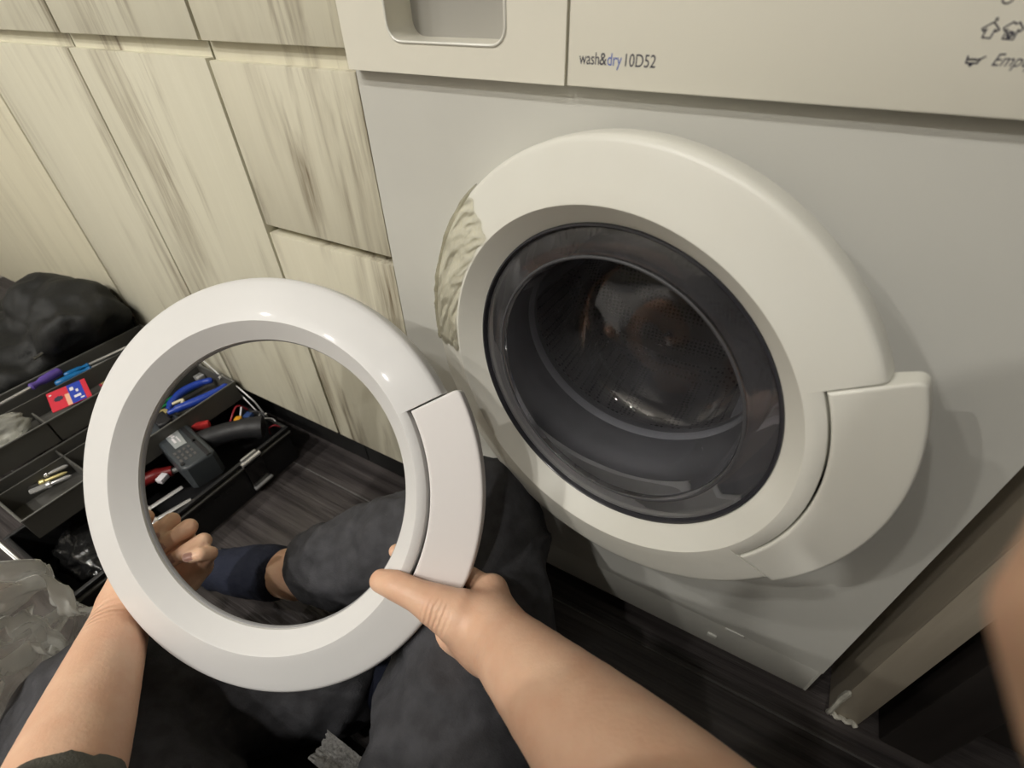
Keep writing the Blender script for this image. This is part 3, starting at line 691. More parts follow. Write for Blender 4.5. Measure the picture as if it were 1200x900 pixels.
# ---- tools
def screwdriver(label, h0, h1, tip, r, m, group='screwdrivers in the upper tray'):
    t = thing('screwdriver', label, 'screwdriver', h0, group)
    obj('handle', lathe_between(B(), h0, h1, [(0, r * 0.55), (0.05, r * 0.9), (0.25, r), (0.6, r * 0.95), (0.72, r * 0.62), (0.82, r * 0.62), (0.95, r * 0.85), (1, r * 0.5)], 12), m, t)
    obj('shaft', lathe_between(B(), Vector(h1), tip, [(0, 0.0028), (0.94, 0.0028), (1, 0.0014)], 10), chrome, t)
    return t
purple = mat('purple_handle', (0.10, 0.06, 0.30), 0.35); blue_h = mat('blue_handle', (0.01, 0.14, 0.36), 0.3); blue2 = mat('deep_blue_grip', (0.015, 0.05, 0.34), 0.35)
screwdriver('screwdriver with a purple handle in the upper tray, lying nearest the black bag', (-0.757, -0.178, 0.196), (-0.745, -0.234, 0.199), (-0.733, -0.310, 0.202), 0.0085, purple)
screwdriver('teal blue screwdriver in the upper tray, touching the purple one', (-0.736, -0.202, 0.186), (-0.727, -0.140, 0.187), (-0.716, -0.065, 0.188), 0.0072, blue_h)
screwdriver('second teal blue screwdriver, tucked against the back of the upper tray', (-0.748, -0.180, 0.188), (-0.742, -0.137, 0.188), (-0.734, -0.065, 0.188), 0.0052, blue_h)
# printed card of connectors
cardm = mat('card_red', (0.62, 0.035, 0.06), 0.3)
T = basis((-0.672, -0.207, 0.190), Vector((0.30, 0.95, 0.05)).normalized(), Vector((-0.95, 0.30, 0.10)).normalized(), Vector((0.08, -0.08, 1)).normalized())
cardt = thing('connector_pack', 'red and blue printed blister card lying in the upper tray', 'package', (-0.672, -0.207, 0.188))
obj('card', prism([(-0.031, -0.030), (0.031, -0.030), (0.031, 0.030), (-0.031, 0.030)], -0.0006, 0.0006), cardm, cardt, None, T)
obj('printed_band', prism([(0.001, -0.0295), (0.023, -0.0295), (0.023, 0.0295), (0.001, 0.0295)], 0.0006, 0.0009), mat('card_blue', (0.025, 0.06, 0.42), 0.3), cardt, None, T)
obj('printed_strip', prism([(-0.006, -0.0295), (0.001, -0.0295), (0.001, 0.006), (-0.006, 0.006)], 0.0006, 0.0009), mat('card_peach', (0.8, 0.45, 0.3), 0.4), cardt, None, T)
star = []
for k in range(16):
    a = 2 * math.pi * k / 16; r = 0.0085 if k % 2 == 0 else 0.0062; star.append((-0.016 + r * math.cos(a), 0.002 + r * math.sin(a)))
obj('printed_star', prism(star, 0.0006, 0.0009), ink, cardt, None, T)
bm = B()
for (a, b_, w, h_) in ((0.007, 0.014, 0.006, 0.010), (0.012, -0.012, 0.011, 0.007), (0.014, 0.004, 0.004, 0.008), (0.018, -0.022, 0.006, 0.004), (-0.026, 0.020, 0.004, 0.003)):
    box(bm, (a, b_, 0.001), (w, h_, 0.0004))
obj('printed_letters', bm, mat('card_white', (0.75, 0.72, 0.75), 0.4), cardt, None, T)['kind'] = 'stuff'
def crumple(name, c, r, m, label, cat, seed, amp=0.5, sub=4, rot=0.0, flatz=None):
    bm = B(); bmesh.ops.create_icosphere(bm, subdivisions=sub, radius=1.0)
    for v in bm.verts:
        q = v.co.copy(); w = mnoise.noise_vector(q * 1.3 + Vector((seed, 0, 0))) * 0.35
        d = (1 - 2.0 * abs(mnoise.noise(q * 2.1 + w + Vector((0, seed, 0))))) * amp * 0.35 + mnoise.noise(q * 5.0 + Vector((0, 0, seed))) * amp * 0.12
        q = q * (1 + d) + w * amp * 0.3
        v.co = Vector((q.x * r[0], q.y * r[1], q.z * r[2]))
        if flatz is not None: v.co.z = max(v.co.z, flatz)
    T = Matrix.Translation(c) @ Matrix.Rotation(rot, 4, 'Z')
    return tag(obj(name, bm, m, None, 180, T), label, cat)
clear_a = film('clear_bag_film', (0.92, 0.92, 0.90), 1.5, 0.05, 0.03, 0.35, 45)
crumple('small_plastic_bag', (-0.664, -0.330, 0.192), (0.036, 0.050, 0.020), film('milky_bag_film', (0.55, 0.55, 0.5), 0.6, 0.3, 0.35, 0.7, 90), 'small milky plastic bag of screws in the upper tray', 'bag', 2.3, 0.6, 4, 0.2, -0.025)
crumple('black_parts_bag', (-0.465, -0.338, 0.034), (0.070, 0.050, 0.030), mat('black_film', (0.012, 0.012, 0.012), 0.14, bump=0.6, bscale=60), 'glossy black plastic bag crumpled in the bottom of the tool box', 'bag', 7.7, 0.75, 5, 0.1, -0.0305)
# small red bits beside the card
for i, q in enumerate(((-0.690, -0.148, 0.162), (-0.668, -0.120, 0.162), (-0.652, -0.140, 0.162), (-0.640, -0.105, 0.162))):
    t = thing('cable_gland', ['tiny red connector loose in the upper tray, nearest the printed card', 'tiny grey connector loose in the upper tray beyond the card', 'tiny clear connector loose in the upper tray', 'tiny clear connector in the upper tray, furthest from the card'][i], 'connector', q, 'loose connectors in the upper tray')
    mm = [mat('bit_red', (0.5, 0.06, 0.09), 0.35), mat('bit_grey', (0.4, 0.4, 0.4), 0.3), mat('bit_clear', (0.55, 0.55, 0.52), 0.2), mat('bit_clear', (0.55, 0.55, 0.52), 0.2)][i]
    obj('shell', box(B(), (q[0], q[1], q[2] + 0.002), (0.010, 0.014, 0.008), Matrix.Rotation(0.7 * i, 3, 'Z'), 0.001), mm, t)
    obj('pin_strip', box(B(), (q[0], q[1], q[2] + 0.0065), (0.005, 0.008, 0.0012), Matrix.Rotation(0.7 * i, 3, 'Z')), brass, t)
# drill bits and driver bits in the lower tray
def bit(label, p0, p1, r, m, m2, group='bits in the lower tray'):
    t = thing('driver_bit', label, 'bit', p0, group)
    p0 = Vector(p0); p1 = Vector(p1)
    obj('shank', lathe_between(B(), p0, p0.lerp(p1, 0.4), [(0, r * 0.9), (0.08, r), (0.9, r), (1, r * 0.7)], 6), m, t)
    obj('collar', lathe_between(B(), p0.lerp(p1, 0.38), p0.lerp(p1, 0.52), [(0, r * 0.8), (0.2, r * 1.25), (0.8, r * 1.25), (1, r * 0.8)], 12), m2, t)
    obj('tip', lathe_between(B(), p0.lerp(p1, 0.5), p1, [(0, r * 0.75), (0.8, r * 0.75), (0.92, r * 0.5), (1, r * 0.12)], 10), m2, t)
zB = 0.1085
bit('long gold drill bit in the back slot of the lower tray', (-0.6783, -0.3476, 0.1260), (-0.6789, -0.2884, 0.1260), 0.0045, brass, steel)
bit('dark driver bit in the lower tray, second from the back', (-0.6101, -0.3402, 0.1280), (-0.5949, -0.2843, 0.1280), 0.0042, dark_steel, steel)
bit('silver driver bit with a collar in the middle of the lower tray', (-0.5944, -0.3426, 0.1310), (-0.5755, -0.2878, 0.1310), 0.0048, steel, chrome)
bit('gold coated driver bit lying between two silver ones in the lower tray', (-0.5892, -0.3554, 0.1280), (-0.5643, -0.2962, 0.1280), 0.0040, dark_steel, brass)
bit('long bright silver bit nearest the front edge of the lower tray', (-0.5694, -0.3503, 0.1300), (-0.5465, -0.2969, 0.1300), 0.0045, chrome, chrome)
for i, (q0, q1) in enumerate((((-0.602, -0.125, 0.120), (-0.594, -0.030, 0.121)), ((-0.592, -0.128, 0.119), (-0.583, -0.040, 0.120)))):
    tt = thing('green_probe', ['green rod in the lower tray, further from the blue pliers', 'green rod in the lower tray, lying along the blue pliers'][i], 'rod', q0, 'green rods in the lower tray')
    obj('sleeve', lathe_between(B(), q0, q1, [(0, 0.002), (0.02, 0.0028), (0.98, 0.0028), (1, 0.002)], 10), mat('green_plastic', (0.01, 0.22, 0.07), 0.35), tt)
    obj('tip', lathe_between(B(), q1, Vector(q1) + Vector((0.001, 0.012, 0)), [(0, 0.0015), (1, 0.0006)], 8), steel, tt)
obj_ = bx(-0.606, -0.590, -0.030, -0.014, 0.122, 0.132, 0.001)
t = thing('terminal_block', 'small grey terminal block at the end of the lower tray', 'connector', (-0.598, -0.022, 0.12)); obj('body', obj_, mat('bit_grey', (0.4, 0.4, 0.4), 0.3), t); obj('screw', cyl(B(), (-0.598, -0.022, 0.131), (-0.598, -0.022, 0.1335), 0.003), chrome, t)
# blue handled cutters
pl = thing('cutting_pliers', 'cutting pliers with blue grips lying open in the lower tray', 'pliers', (-0.54, -0.08, 0.11))
bm = B(); tube(bm, [(-0.556, -0.118, 0.128), (-0.570, -0.100, 0.130), (-0.580, -0.070, 0.131), (-0.572, -0.038, 0.132), (-0.556, -0.018, 0.133)], [0.0055, 0.0075, 0.0078, 0.0075, 0.0065, 0.004], 12, 5)
obj('handle_grip', bm, blue2, pl)
bm = B(); tube(bm, [(-0.546, -0.122, 0.130), (-0.535, -0.104, 0.134), (-0.520, -0.075, 0.136), (-0.508, -0.045, 0.138), (-0.503, -0.018, 0.140)], [0.0055, 0.0078, 0.0082, 0.008, 0.007, 0.004], 12, 5)
obj('handle_grip', bm, blue2, pl)
obj('pivot', cyl(B(), (-0.553, -0.128, 0.121), (-0.553, -0.128, 0.135), 0.010, 0.009), brass, pl)
for s in (-1, 1):
    obj('jaw', lathe_between(B(), (-0.553 + s * 0.003, -0.126, 0.128), (-0.556 + s * 0.002, -0.158, 0.126), [(0, 0.009), (0.4, 0.010), (0.9, 0.004), (1, 0.001)], 10, 0.5), dark_steel, pl)
bm = B(); tube(bm, [(-0.560, -0.104, 0.133), (-0.549, -0.088, 0.136), (-0.539, -0.098, 0.135)], 0.0028, 8, 5); obj('return_spring', bm, mat('cream_plastic', (0.72, 0.66, 0.45), 0.4), pl)
# cordless drill lying in the base
dg = mat('drill_grey', (0.045, 0.052, 0.058), 0.4, bump=0.05, bscale=150); dk = mat('drill_black', (0.016, 0.016, 0.018), 0.5, bump=0.1, bscale=260)
dr_ = thing('power_drill', 'compact grey cordless drill lying across the tool box', 'drill', (-0.45, -0.16, 0.05))
u = Vector((0.985, -0.17, 0.0)).normalized(); v_ = Vector((0.17, 0.985, 0.0)).normalized()
Td = basis((-0.474, -0.152, 0.102), u, v_, Vector((0, 0, 1)))
def outl(p): return p
hs = obj('housing', prism([(-0.085, -0.026), (-0.078, -0.031), (0.085, -0.031), (0.092, -0.024), (0.092, 0.020), (0.084, 0.028), (-0.080, 0.026), (-0.085, 0.020)], -0.026, 0.026, 0.006, 3), dg, dr_, 40, Td)
obj('label_plate', prism([(-0.030, -0.016), (0.030, -0.016), (0.030, 0.004), (-0.022, 0.008), (-0.030, 0.002)], 0.0255, 0.0268, 0.0004), mat('label_silver', (0.42, 0.45, 0.46), 0.3, 0.3), hs, 40, Td)
bm = B()
for i in range(3):
    for j in range(4): box(bm, (0.042 + i * 0.013, -0.022 + j * 0.008, 0.0262), (0.008, 0.0038, 0.0012))
obj('vent_slot', bm, gap_m, hs, None, Td)
bm = B()
for (a, b_, w, h_) in ((-0.022, -0.006, 0.006, 0.008), (-0.010, -0.008, 0.003, 0.008), (-0.004, -0.006, 0.004, 0.006), (0.008, -0.009, 0.016, 0.004), (0.010, -0.002, 0.020, 0.002)): box(bm, (a, b_, 0.0271), (w, h_, 0.0005))
obj('label_letters', bm, mat('card_white', (0.75, 0.72, 0.75), 0.4), hs, None, Td)
for q in ((-0.062, 0.016), (0.078, -0.024), (0.036, 0.014)): obj('screw', cyl(B(), (q[0], q[1], 0.025), (q[0], q[1], 0.0275), 0.0035), dk, hs, 40, Td)
obj('side_band', prism([(-0.085, 0.012), (0.09, 0.012), (0.09, 0.019), (-0.085, 0.019)], 0.0250, 0.0275, 0.0006), dk, hs, 40, Td)
obj('slide_switch', prism([(-0.083, -0.012), (-0.046, -0.012), (-0.040, 0.000), (-0.046, 0.012), (-0.083, 0.012)], 0.024, 0.036, 0.004), dk, dr_, 40, Td)
obj('chuck', lathe_between(B(), Td @ Vector((-0.084, 0, 0)), Td @ Vector((-0.106, 0, 0)), [(0, 0.022), (0.3, 0.0215), (0.35, 0.019), (0.9, 0.015), (1, 0.006)], 24), dk, dr_)
bm = B()
g0 = Td @ Vector((0.012, 0.012, 0.002)); g1 = Vector((-0.437, -0.100, 0.104)); g2 = Vector((-0.408, -0.066, 0.104)); g3 = Vector((-0.385, -0.044, 0.100))
tube(bm, [g0, g1, g2, g3], [0.019, 0.020, 0.0195, 0.019, 0.0205, 0.022, 0.022], 16, 5); obj('grip', bm, dk, dr_, 60)
obj('trigger', box(B(), (-0.482, -0.106, 0.112), (0.012, 0.032, 0.014), Matrix.Rotation(-0.75, 3, 'Z'), 0.003), mat('trigger_red', (0.42, 0.03, 0.03), 0.35), dr_)
obj('trigger_tab', box(B(), (-0.497, -0.112, 0.120), (0.008, 0.012, 0.010), Matrix.Rotation(-0.4, 3, 'Z'), 0.002), mat('trigger_red', (0.42, 0.03, 0.03), 0.35), dr_)
# other bits in the base
def cable(label, pts, r, m, nm='wire', cat='wire'):
    bm = B(); tube(bm, pts, r, 8, 6); return tag(obj(nm, bm, m, None, 60), label, cat, 'wires in the tool box')
cable('dark red wire running beside the yellow tag in the tool box', [(-0.465, -0.078, 0.07), (-0.462, -0.060, 0.098), (-0.470, -0.035, 0.110), (-0.468, -0.020, 0.09)], 0.0018, mat('wire_red', (0.30, 0.02, 0.03), 0.35))
cable('second dark red wire crossing under the drill grip corner', [(-0.40, -0.030, 0.06), (-0.385, -0.035, 0.088), (-0.375, -0.025, 0.092), (-0.368, -0.012, 0.07)], 0.0016, mat('wire_red', (0.30, 0.02, 0.03), 0.35))
cable('silver twisted wire at the cabinet end of the tool box', [(-0.43, -0.040, 0.07), (-0.425, -0.022, 0.096), (-0.41, -0.030, 0.100), (-0.395, -0.015, 0.092), (-0.380, -0.020, 0.080)], 0.0015, steel)
cable('black wire looped at the cabinet end of the tool box', [(-0.45, -0.050, 0.07), (-0.44, -0.030, 0.102), (-0.42, -0.018, 0.098), (-0.40, -0.030, 0.085)], 0.0020, dk)
t = thing('wire_tag', 'small orange yellow plug on a wire in the tool box', 'plug', (-0.447, -0.052, 0.09))
obj('body', box(B(), (-0.447, -0.054, 0.100), (0.013, 0.014, 0.009), Matrix.Rotation(0.5, 3, 'Z'), 0.003), mat('tag_yellow', (0.62, 0.30, 0.02), 0.4), t); obj('stem', cyl(B(), (-0.449, -0.046, 0.103), (-0.455, -0.034, 0.114), 0.0015), mat('card_white', (0.75, 0.72, 0.75), 0.4), t)
t = thing('blue_plug', 'small dark blue plug beside the orange yellow one', 'plug', (-0.44, -0.038, 0.09))
obj('body', box(B(), (-0.440, -0.036, 0.098), (0.014, 0.016, 0.010), Matrix.Rotation(0.3, 3, 'Z'), 0.002), mat('plug_blue', (0.02, 0.05, 0.16), 0.4), t); obj('pin', cyl(B(), (-0.432, -0.040, 0.100), (-0.420, -0.043, 0.101), 0.0018), chrome, t)
t = thing('red_clamp', 'dark red tool handle left of the drill in the tool box', 'tool', (-0.49, -0.22, 0.05))
bm = B(); tube(bm, [(-0.472, -0.190, 0.072), (-0.490, -0.215, 0.074), (-0.500, -0.250, 0.072)], [0.010, 0.012, 0.011, 0.009], 12, 5); obj('handle', bm, mat('dark_red_plastic', (0.22, 0.015, 0.015), 0.35), t)
obj('jaw', cyl(B(), (-0.472, -0.190, 0.072), (-0.462, -0.172, 0.070), 0.006, 0.003), steel, t)
obj('white_collar', box(B(), (-0.462, -0.212, 0.080), (0.013, 0.018, 0.010), Matrix.Rotation(0.3, 3, 'Z'), 0.0015), mat('card_white', (0.75, 0.72, 0.75), 0.4), t)
t = thing('wrench', 'slim silver spanner lying along the front wall of the tool box', 'spanner', (-0.42, -0.235, 0.06))
obj('shank', lathe_between(B(), (-0.430, -0.262, 0.070), (-0.418, -0.205, 0.074), [(0, 0.004), (0.1, 0.0045), (0.9, 0.0045), (1, 0.004)], 8, 0.5), chrome, t)
obj('head', lathe_between(B(), (-0.433, -0.274, 0.069), (-0.429, -0.258, 0.071), [(0, 0.004), (0.3, 0.008), (0.8, 0.008), (1, 0.004)], 10, 0.5), chrome, t)
t = thing('wrench', 'second silver spanner under the first, nearer the box front', 'spanner', (-0.40, -0.235, 0.05))
obj('shank', lathe_between(B(), (-0.404, -0.268, 0.064), (-0.388, -0.212, 0.066), [(0, 0.0035), (0.1, 0.004), (0.9, 0.004), (1, 0.003)], 8, 0.5), chrome, t)
obj('head', lathe_between(B(), (-0.408, -0.282, 0.063), (-0.403, -0.265, 0.065), [(0, 0.004), (0.3, 0.008), (0.8, 0.008), (1, 0.004)], 10, 0.5), chrome, t)

# ------------------------------------------------------------------ black cloth bag behind the tool box
def recalc(o):
    bm = B(); bm.from_mesh(o.data); bmesh.ops.recalc_face_normals(bm, faces=bm.faces); bm.to_mesh(o.data); bm.free(); return o
def sdf_obj(name, fld, m, parent, wr=None, sm=1):
    V, F = fld.mesh()
    if sm: V = smooth_vf(V, F, sm)
    for w in (wr or []): V = wrinkle(V, F, *w)
    return recalc(obj_vf(name, V, F, m, parent))
bagm = mat('black_nylon', (0.009, 0.0095, 0.009), 0.62, var=0.25, vscale=15, bump=0.25, bscale=500)
bag = thing('tool_bag', 'slumped black nylon bag behind the tool box', 'bag', (-0.95, -0.22, 0))
F_ = Field((-1.45, -0.62, -0.02), (-0.74, 0.02, 0.40), 0.008)
F_.ell((-1.00, -0.18, 0.11), (0.22, 0.17, 0.13), 0.05); F_.cone((-0.865, -0.075, 0.235), (-0.93, -0.085, 0.245), 0.058, 0.060, 0.05); F_.cone((-0.86, -0.08, 0.10), (-0.82, -0.085, 0.22), 0.075, 0.066, 0.05); F_.cone((-0.80, -0.080, 0.225), (-0.79, -0.11, 0.225), 0.055, 0.05, 0.04)
F_.ell((-1.15, -0.30, 0.10), (0.20, 0.18, 0.125), 0.05); F_.ell((-0.875, -0.24, 0.10), (0.10, 0.18, 0.11), 0.05)
F_.clamp_floor(0.002); F_.plane_cut((0, -0.022, 0), (0, 1, 0)); F_.plane_cut((-0.795, 0, 0.20), (1, 0, -0.75))
sdf_obj('bag_body', F_, bagm, bag, [(0.022, 9.0, 1.0), (0.008, 26.0, 4.0)], 2)
bm = B()
def strap(pts, w=0.028, th_=0.003):
    pts = [Vector(p) for p in pts]
    q = []
    for i in range(len(pts) - 1):
        for k in range(6):
            t_ = k / 6; p0 = pts[max(i - 1, 0)]; p1 = pts[i]; p2 = pts[i + 1]; p3 = pts[min(i + 2, len(pts) - 1)]
            q.append(0.5 * ((2 * p1) + (p2 - p0) * t_ + (2 * p0 - 5 * p1 + 4 * p2 - p3) * t_ * t_ + (3 * p1 - p0 - 3 * p2 + p3) * t_ ** 3))
    q.append(pts[-1]); b_ = B(); prev = None
    for i, p in enumerate(q):
        d = (q[min(i + 1, len(q) - 1)] - q[max(i - 1, 0)]).normalized(); s = d.cross(Vector((0.25, -0.6, 0.75))).normalized() * w / 2; n = s.cross(d).normalized() * th_ / 2
        cur = [b_.verts.new(p + s + n), b_.verts.new(p - s + n), b_.verts.new(p - s - n), b_.verts.new(p + s - n)]
        if prev:
            for k in range(4): b_.faces.new((prev[k], prev[(k + 1) % 4], cur[(k + 1) % 4], cur[k]))
        else: b_.faces.new(cur[::-1])
        prev = cur
    b_.faces.new(prev); return b_
web = mat('black_webbing', (0.022, 0.022, 0.022), 0.7, bump=0.4, bscale=700)
bm = B(); tube(bm, [(-0.792, -0.165, 0.228), (-0.788, -0.195, 0.224)], 0.003, 8, 1); obj('buckle', bm, dark_steel, bag)

# ------------------------------------------------------------------ clear plastic bag on the floor, bottom left
pb = crumple('plastic_bag', (-0.268, -0.545, 0.150), (0.080, 0.128, 0.150), clear_a, 'large crumpled clear plastic bag on the floor beside the tool box', 'plastic bag', 4.4, 0.65, 6, 0.35, -0.148)
crumple('folded_plastic_sheet', (-0.268, -0.535, 0.100), (0.055, 0.090, 0.080), film('clear_bag_film_inner', (0.85, 0.85, 0.83), 1.3, 0.07, 0.04, 0.4, 50), 'wad of plastic film folded up inside the clear bag', 'plastic sheet', 9.1, 0.8, 5, 0.9, -0.1)

# ------------------------------------------------------------------ the person
skin = mat('skin', (0.77, 0.505, 0.35), 0.44, c2=(0.71, 0.425, 0.285), vscale=32, sss=0.18, bump=0.12, bscale=260, spec=0.4)
trou = mat('charcoal_trousers', (0.050, 0.050, 0.056), 0.8, var=0.25, vscale=60, bump=0.25, bscale=600)
shirt_m = mat('olive_grey_shirt', (0.09, 0.09, 0.075), 0.85, var=0.2, vscale=50, bump=0.3, bscale=500)
navy = mat('navy_sock', (0.012, 0.016, 0.035), 0.85, bump=0.3, bscale=500)
hair_m = mat('black_hair', (0.012, 0.010, 0.009), 0.5, bump=0.8, bscale=120, stretch=(1, 1, 0.2))
nail_m = mat('nail', (0.62, 0.37, 0.30), 0.25)
def add_creases(m, spots):
    nt = m.node_tree; b = nt.nodes['Principled BSDF']; tc = nt.nodes.new('ShaderNodeTexCoord'); prev = b.inputs['Normal'].links[0].from_socket
    for c, ax, rad, freq, st in spots:
        v = nt.nodes.new('ShaderNodeVectorMath'); v.operation = 'SUBTRACT'; v.inputs[1].default_value = c; nt.links.new(tc.outputs['Object'], v.inputs[0])
        d = nt.nodes.new('ShaderNodeVectorMath'); d.operation = 'DOT_PRODUCT'; d.inputs[1].default_value = Vector(ax).normalized(); nt.links.new(v.outputs[0], d.inputs[0])
        nz = nt.nodes.new('ShaderNodeTexNoise'); nz.inputs['Scale'].default_value = 90; nt.links.new(tc.outputs['Object'], nz.inputs['Vector'])
        a1 = nt.nodes.new('ShaderNodeMath'); a1.operation = 'MULTIPLY_ADD'; a1.inputs[1].default_value = 0.004; nt.links.new(nz.outputs[0], a1.inputs[0]); nt.links.new(d.outputs['Value'], a1.inputs[2])
        w = nt.nodes.new('ShaderNodeMath'); w.operation = 'MULTIPLY'; w.inputs[1].default_value = freq; nt.links.new(a1.outputs[0], w.inputs[0])
        sn = nt.nodes.new('ShaderNodeMath'); sn.operation = 'SINE'; nt.links.new(w.outputs[0], sn.inputs[0])
        ln = nt.nodes.new('ShaderNodeVectorMath'); ln.operation = 'LENGTH'; nt.links.new(v.outputs[0], ln.inputs[0])
        mr = nt.nodes.new('ShaderNodeMapRange'); mr.inputs[1].default_value = rad * 0.35; mr.inputs[2].default_value = rad; mr.inputs[3].default_value = 1; mr.inputs[4].default_value = 0; nt.links.new(ln.outputs['Value'], mr.inputs[0])
        mu = nt.nodes.new('ShaderNodeMath'); mu.operation = 'MULTIPLY'; nt.links.new(sn.outputs[0], mu.inputs[0]); nt.links.new(mr.outputs[0], mu.inputs[1])
        bp = nt.nodes.new('ShaderNodeBump'); bp.inputs['Strength'].default_value = st; bp.inputs['Distance'].default_value = 0.0012
        nt.links.new(mu.outputs[0], bp.inputs['Height']); nt.links.new(prev, bp.inputs['Normal']); prev = bp.outputs[0]
    nt.links.new(prev, b.inputs['Normal'])
add_creases(skin, [((0.2235, -0.2590, 0.3400), (0.96, 0.10, -0.10), 0.019, 1250, 0.42), ((0.2860, -0.2560, 0.3420), (0.75, -0.3, 0.4), 0.026, 700, 0.35), ((-0.130, -0.4050, 0.2420), (0.7, -0.45, 0.3), 0.030, 800, 0.4)])
per = thing('person', 'seated person in dark trousers holding the white ring in bare hands', 'person', (0.25, -0.5, 0))
def P(*a): return [np.array(q, float) for q in a]
def lerp(a, b, t_): return np.array(a) * (1 - t_) + np.array(b) * t_
parts = []
# right forearm and hand (2 mm field)
wR = np.array((0.2790, -0.2400, 0.3230)); eR = np.array((0.515, -0.333, 0.440)); mR = np.array((0.394, -0.286, 0.379))
A = Field((0.10, -0.42, 0.15), (0.60, -0.14, 0.53), 0.0022)
A.spline([lerp(wR, mR, -0.15), wR, lerp(wR, mR, 0.4), mR, lerp(mR, eR, 0.5), eR], [0.0290, 0.0310, 0.0375, 0.0465, 0.0500, 0.0480], 0.02)
FR = [P((0.2426, -0.1947, 0.3008), (0.2049, -0.1889, 0.2917), (0.1618, -0.1972, 0.2971), (0.1348, -0.2115, 0.3111)), P((0.2403, -0.2003, 0.2757), (0.1967, -0.1984, 0.2613), (0.1590, -0.2074, 0.2660), (0.1460, -0.2178, 0.2859)),
      P((0.2338, -0.2095, 0.2526), (0.1918, -0.2103, 0.2339), (0.1651, -0.2201, 0.2418), (0.1584, -0.2275, 0.2627)), P((0.2245, -0.2211, 0.2331), (0.1943, -0.2246, 0.2140), (0.1762, -0.2297, 0.2224), (0.1728, -0.2326, 0.2440))]
for f, r in zip(FR, (0.0155, 0.0150, 0.0145, 0.0135)): A.cone(wR * 0.8 + f[0] * 0.2, f[0], 0.0215, r, 0.014)
A.chain(P((0.2640, -0.2360, 0.3120), (0.2360, -0.2400, 0.3225), (0.2123, -0.2440, 0.3292), (0.1935, -0.2466, 0.3338), (0.1695, -0.2485, 0.3338), (0.1525, -0.2500, 0.3285)), [0.0290, 0.0245, 0.0188, 0.0146, 0.0136, 0.0112], 0.008)
A.cone((0.238, -0.232, 0.312), (0.240, -0.203, 0.300), 0.012, 0.012, 0.018)
for f, r in zip(FR, (0.0098, 0.0100, 0.0094, 0.0084)): A.chain(f, [r * 1.12, r * 1.05, r, r * 0.78], 0.004)
A.cone((0.268, -0.242, 0.306), (0.2195, -0.2418, 0.2678), 0.022, 0.0150, 0.02); A.cone((0.2195, -0.2418, 0.2678), (0.1930, -0.2434, 0.2549), 0.0150, 0.0110, 0.012)
V, F = A.mesh(); V = smooth_vf(V, F, 1)
parts.append((V, F))
# left forearm and hand
wL = np.array((-0.141, -0.393, 0.217)); eL = np.array((0.080, -0.540, 0.305)); mL = np.array((-0.003, -0.485, 0.272))
A = Field((-0.26, -0.62, 0.13), (0.16, -0.25, 0.38), 0.0025)
A.spline([lerp(wL, mL, -0.12), wL, lerp(wL, mL, 0.45), mL, eL], [0.0280, 0.0290, 0.0355, 0.0430, 0.0470], 0.02)
FL = [P((-0.1300, -0.3222, 0.2871), (-0.1363, -0.3125, 0.2884), (-0.1425, -0.2985, 0.2830)), P((-0.1180, -0.3253, 0.2814), (-0.1182, -0.3129, 0.2833), (-0.1183, -0.2935, 0.2806)),
      P((-0.1004, -0.3277, 0.2742), (-0.0960, -0.3153, 0.2757), (-0.0943, -0.2955, 0.2720)), P((-0.0846, -0.3159, 0.2750), (-0.0787, -0.3080, 0.2744), (-0.0785, -0.3005, 0.2653))]
ML = P((-0.1670, -0.3090, 0.2525), (-0.1465, -0.3045, 0.2450), (-0.1260, -0.3070, 0.2370), (-0.1060, -0.3120, 0.2300))
FL = [f + [m_] for f, m_ in zip(FL, ML)]
for f, r in zip(FL, (0.0090, 0.0093, 0.0090, 0.0078)): A.chain(f, [r * 0.86, r * 1.0, r * 1.08, r * 1.25], 0.0015)
for mc, r1 in zip(ML, (0.0145, 0.0145, 0.0140, 0.0130)): A.cone(lerp(wL, mc, 0.15), mc, 0.0235, r1, 0.014)
A.cone((-0.140, -0.375, 0.214), (-0.100, -0.332, 0.2265), 0.018, 0.0115, 0.012)      # heel of the hand
A.chain(P((-0.158, -0.382, 0.224), (-0.1722, -0.3460, 0.2525), (-0.1722, -0.3292, 0.2725), (-0.1630, -0.3120, 0.2935)), [0.020, 0.0125, 0.0105, 0.0085], 0.007)
V, F = A.mesh(); V = smooth_vf(V, F, 1)
parts.append((V, F))
# head, neck, torso core, upper arms, legs under the clothes, ankles
hd_ = np.array((0.392, -0.515, 0.878)); fdir = np.array((-0.62, 0.60, -0.50)); fdir /= np.linalg.norm(fdir)
rt = np.array((0.66, 0.75, 0.0)); rt /= np.linalg.norm(rt); upv = np.cross(rt, fdir); upv = -upv if upv[2] < 0 else upv
A = Field((-0.30, -0.84, -0.01), (0.66, -0.02, 1.05), 0.008)
A.ell(hd_ + upv * 0.02 - fdir * 0.01, (0.078, 0.098, 0.088), 0.03, np.stack([rt, fdir, upv], 1)); A.ell(hd_ - upv * 0.045 + fdir * 0.02, (0.058, 0.070, 0.062), 0.03, np.stack([rt, fdir, upv], 1))
A.cone(hd_ + fdir * 0.088 + upv * 0.01, hd_ + fdir * 0.108 - upv * 0.028, 0.008, 0.015, 0.012)          # nose
A.cone(hd_ + fdir * 0.082 - upv * 0.058 - rt * 0.018, hd_ + fdir * 0.082 - upv * 0.058 + rt * 0.018, 0.009, 0.009, 0.008)   # lips
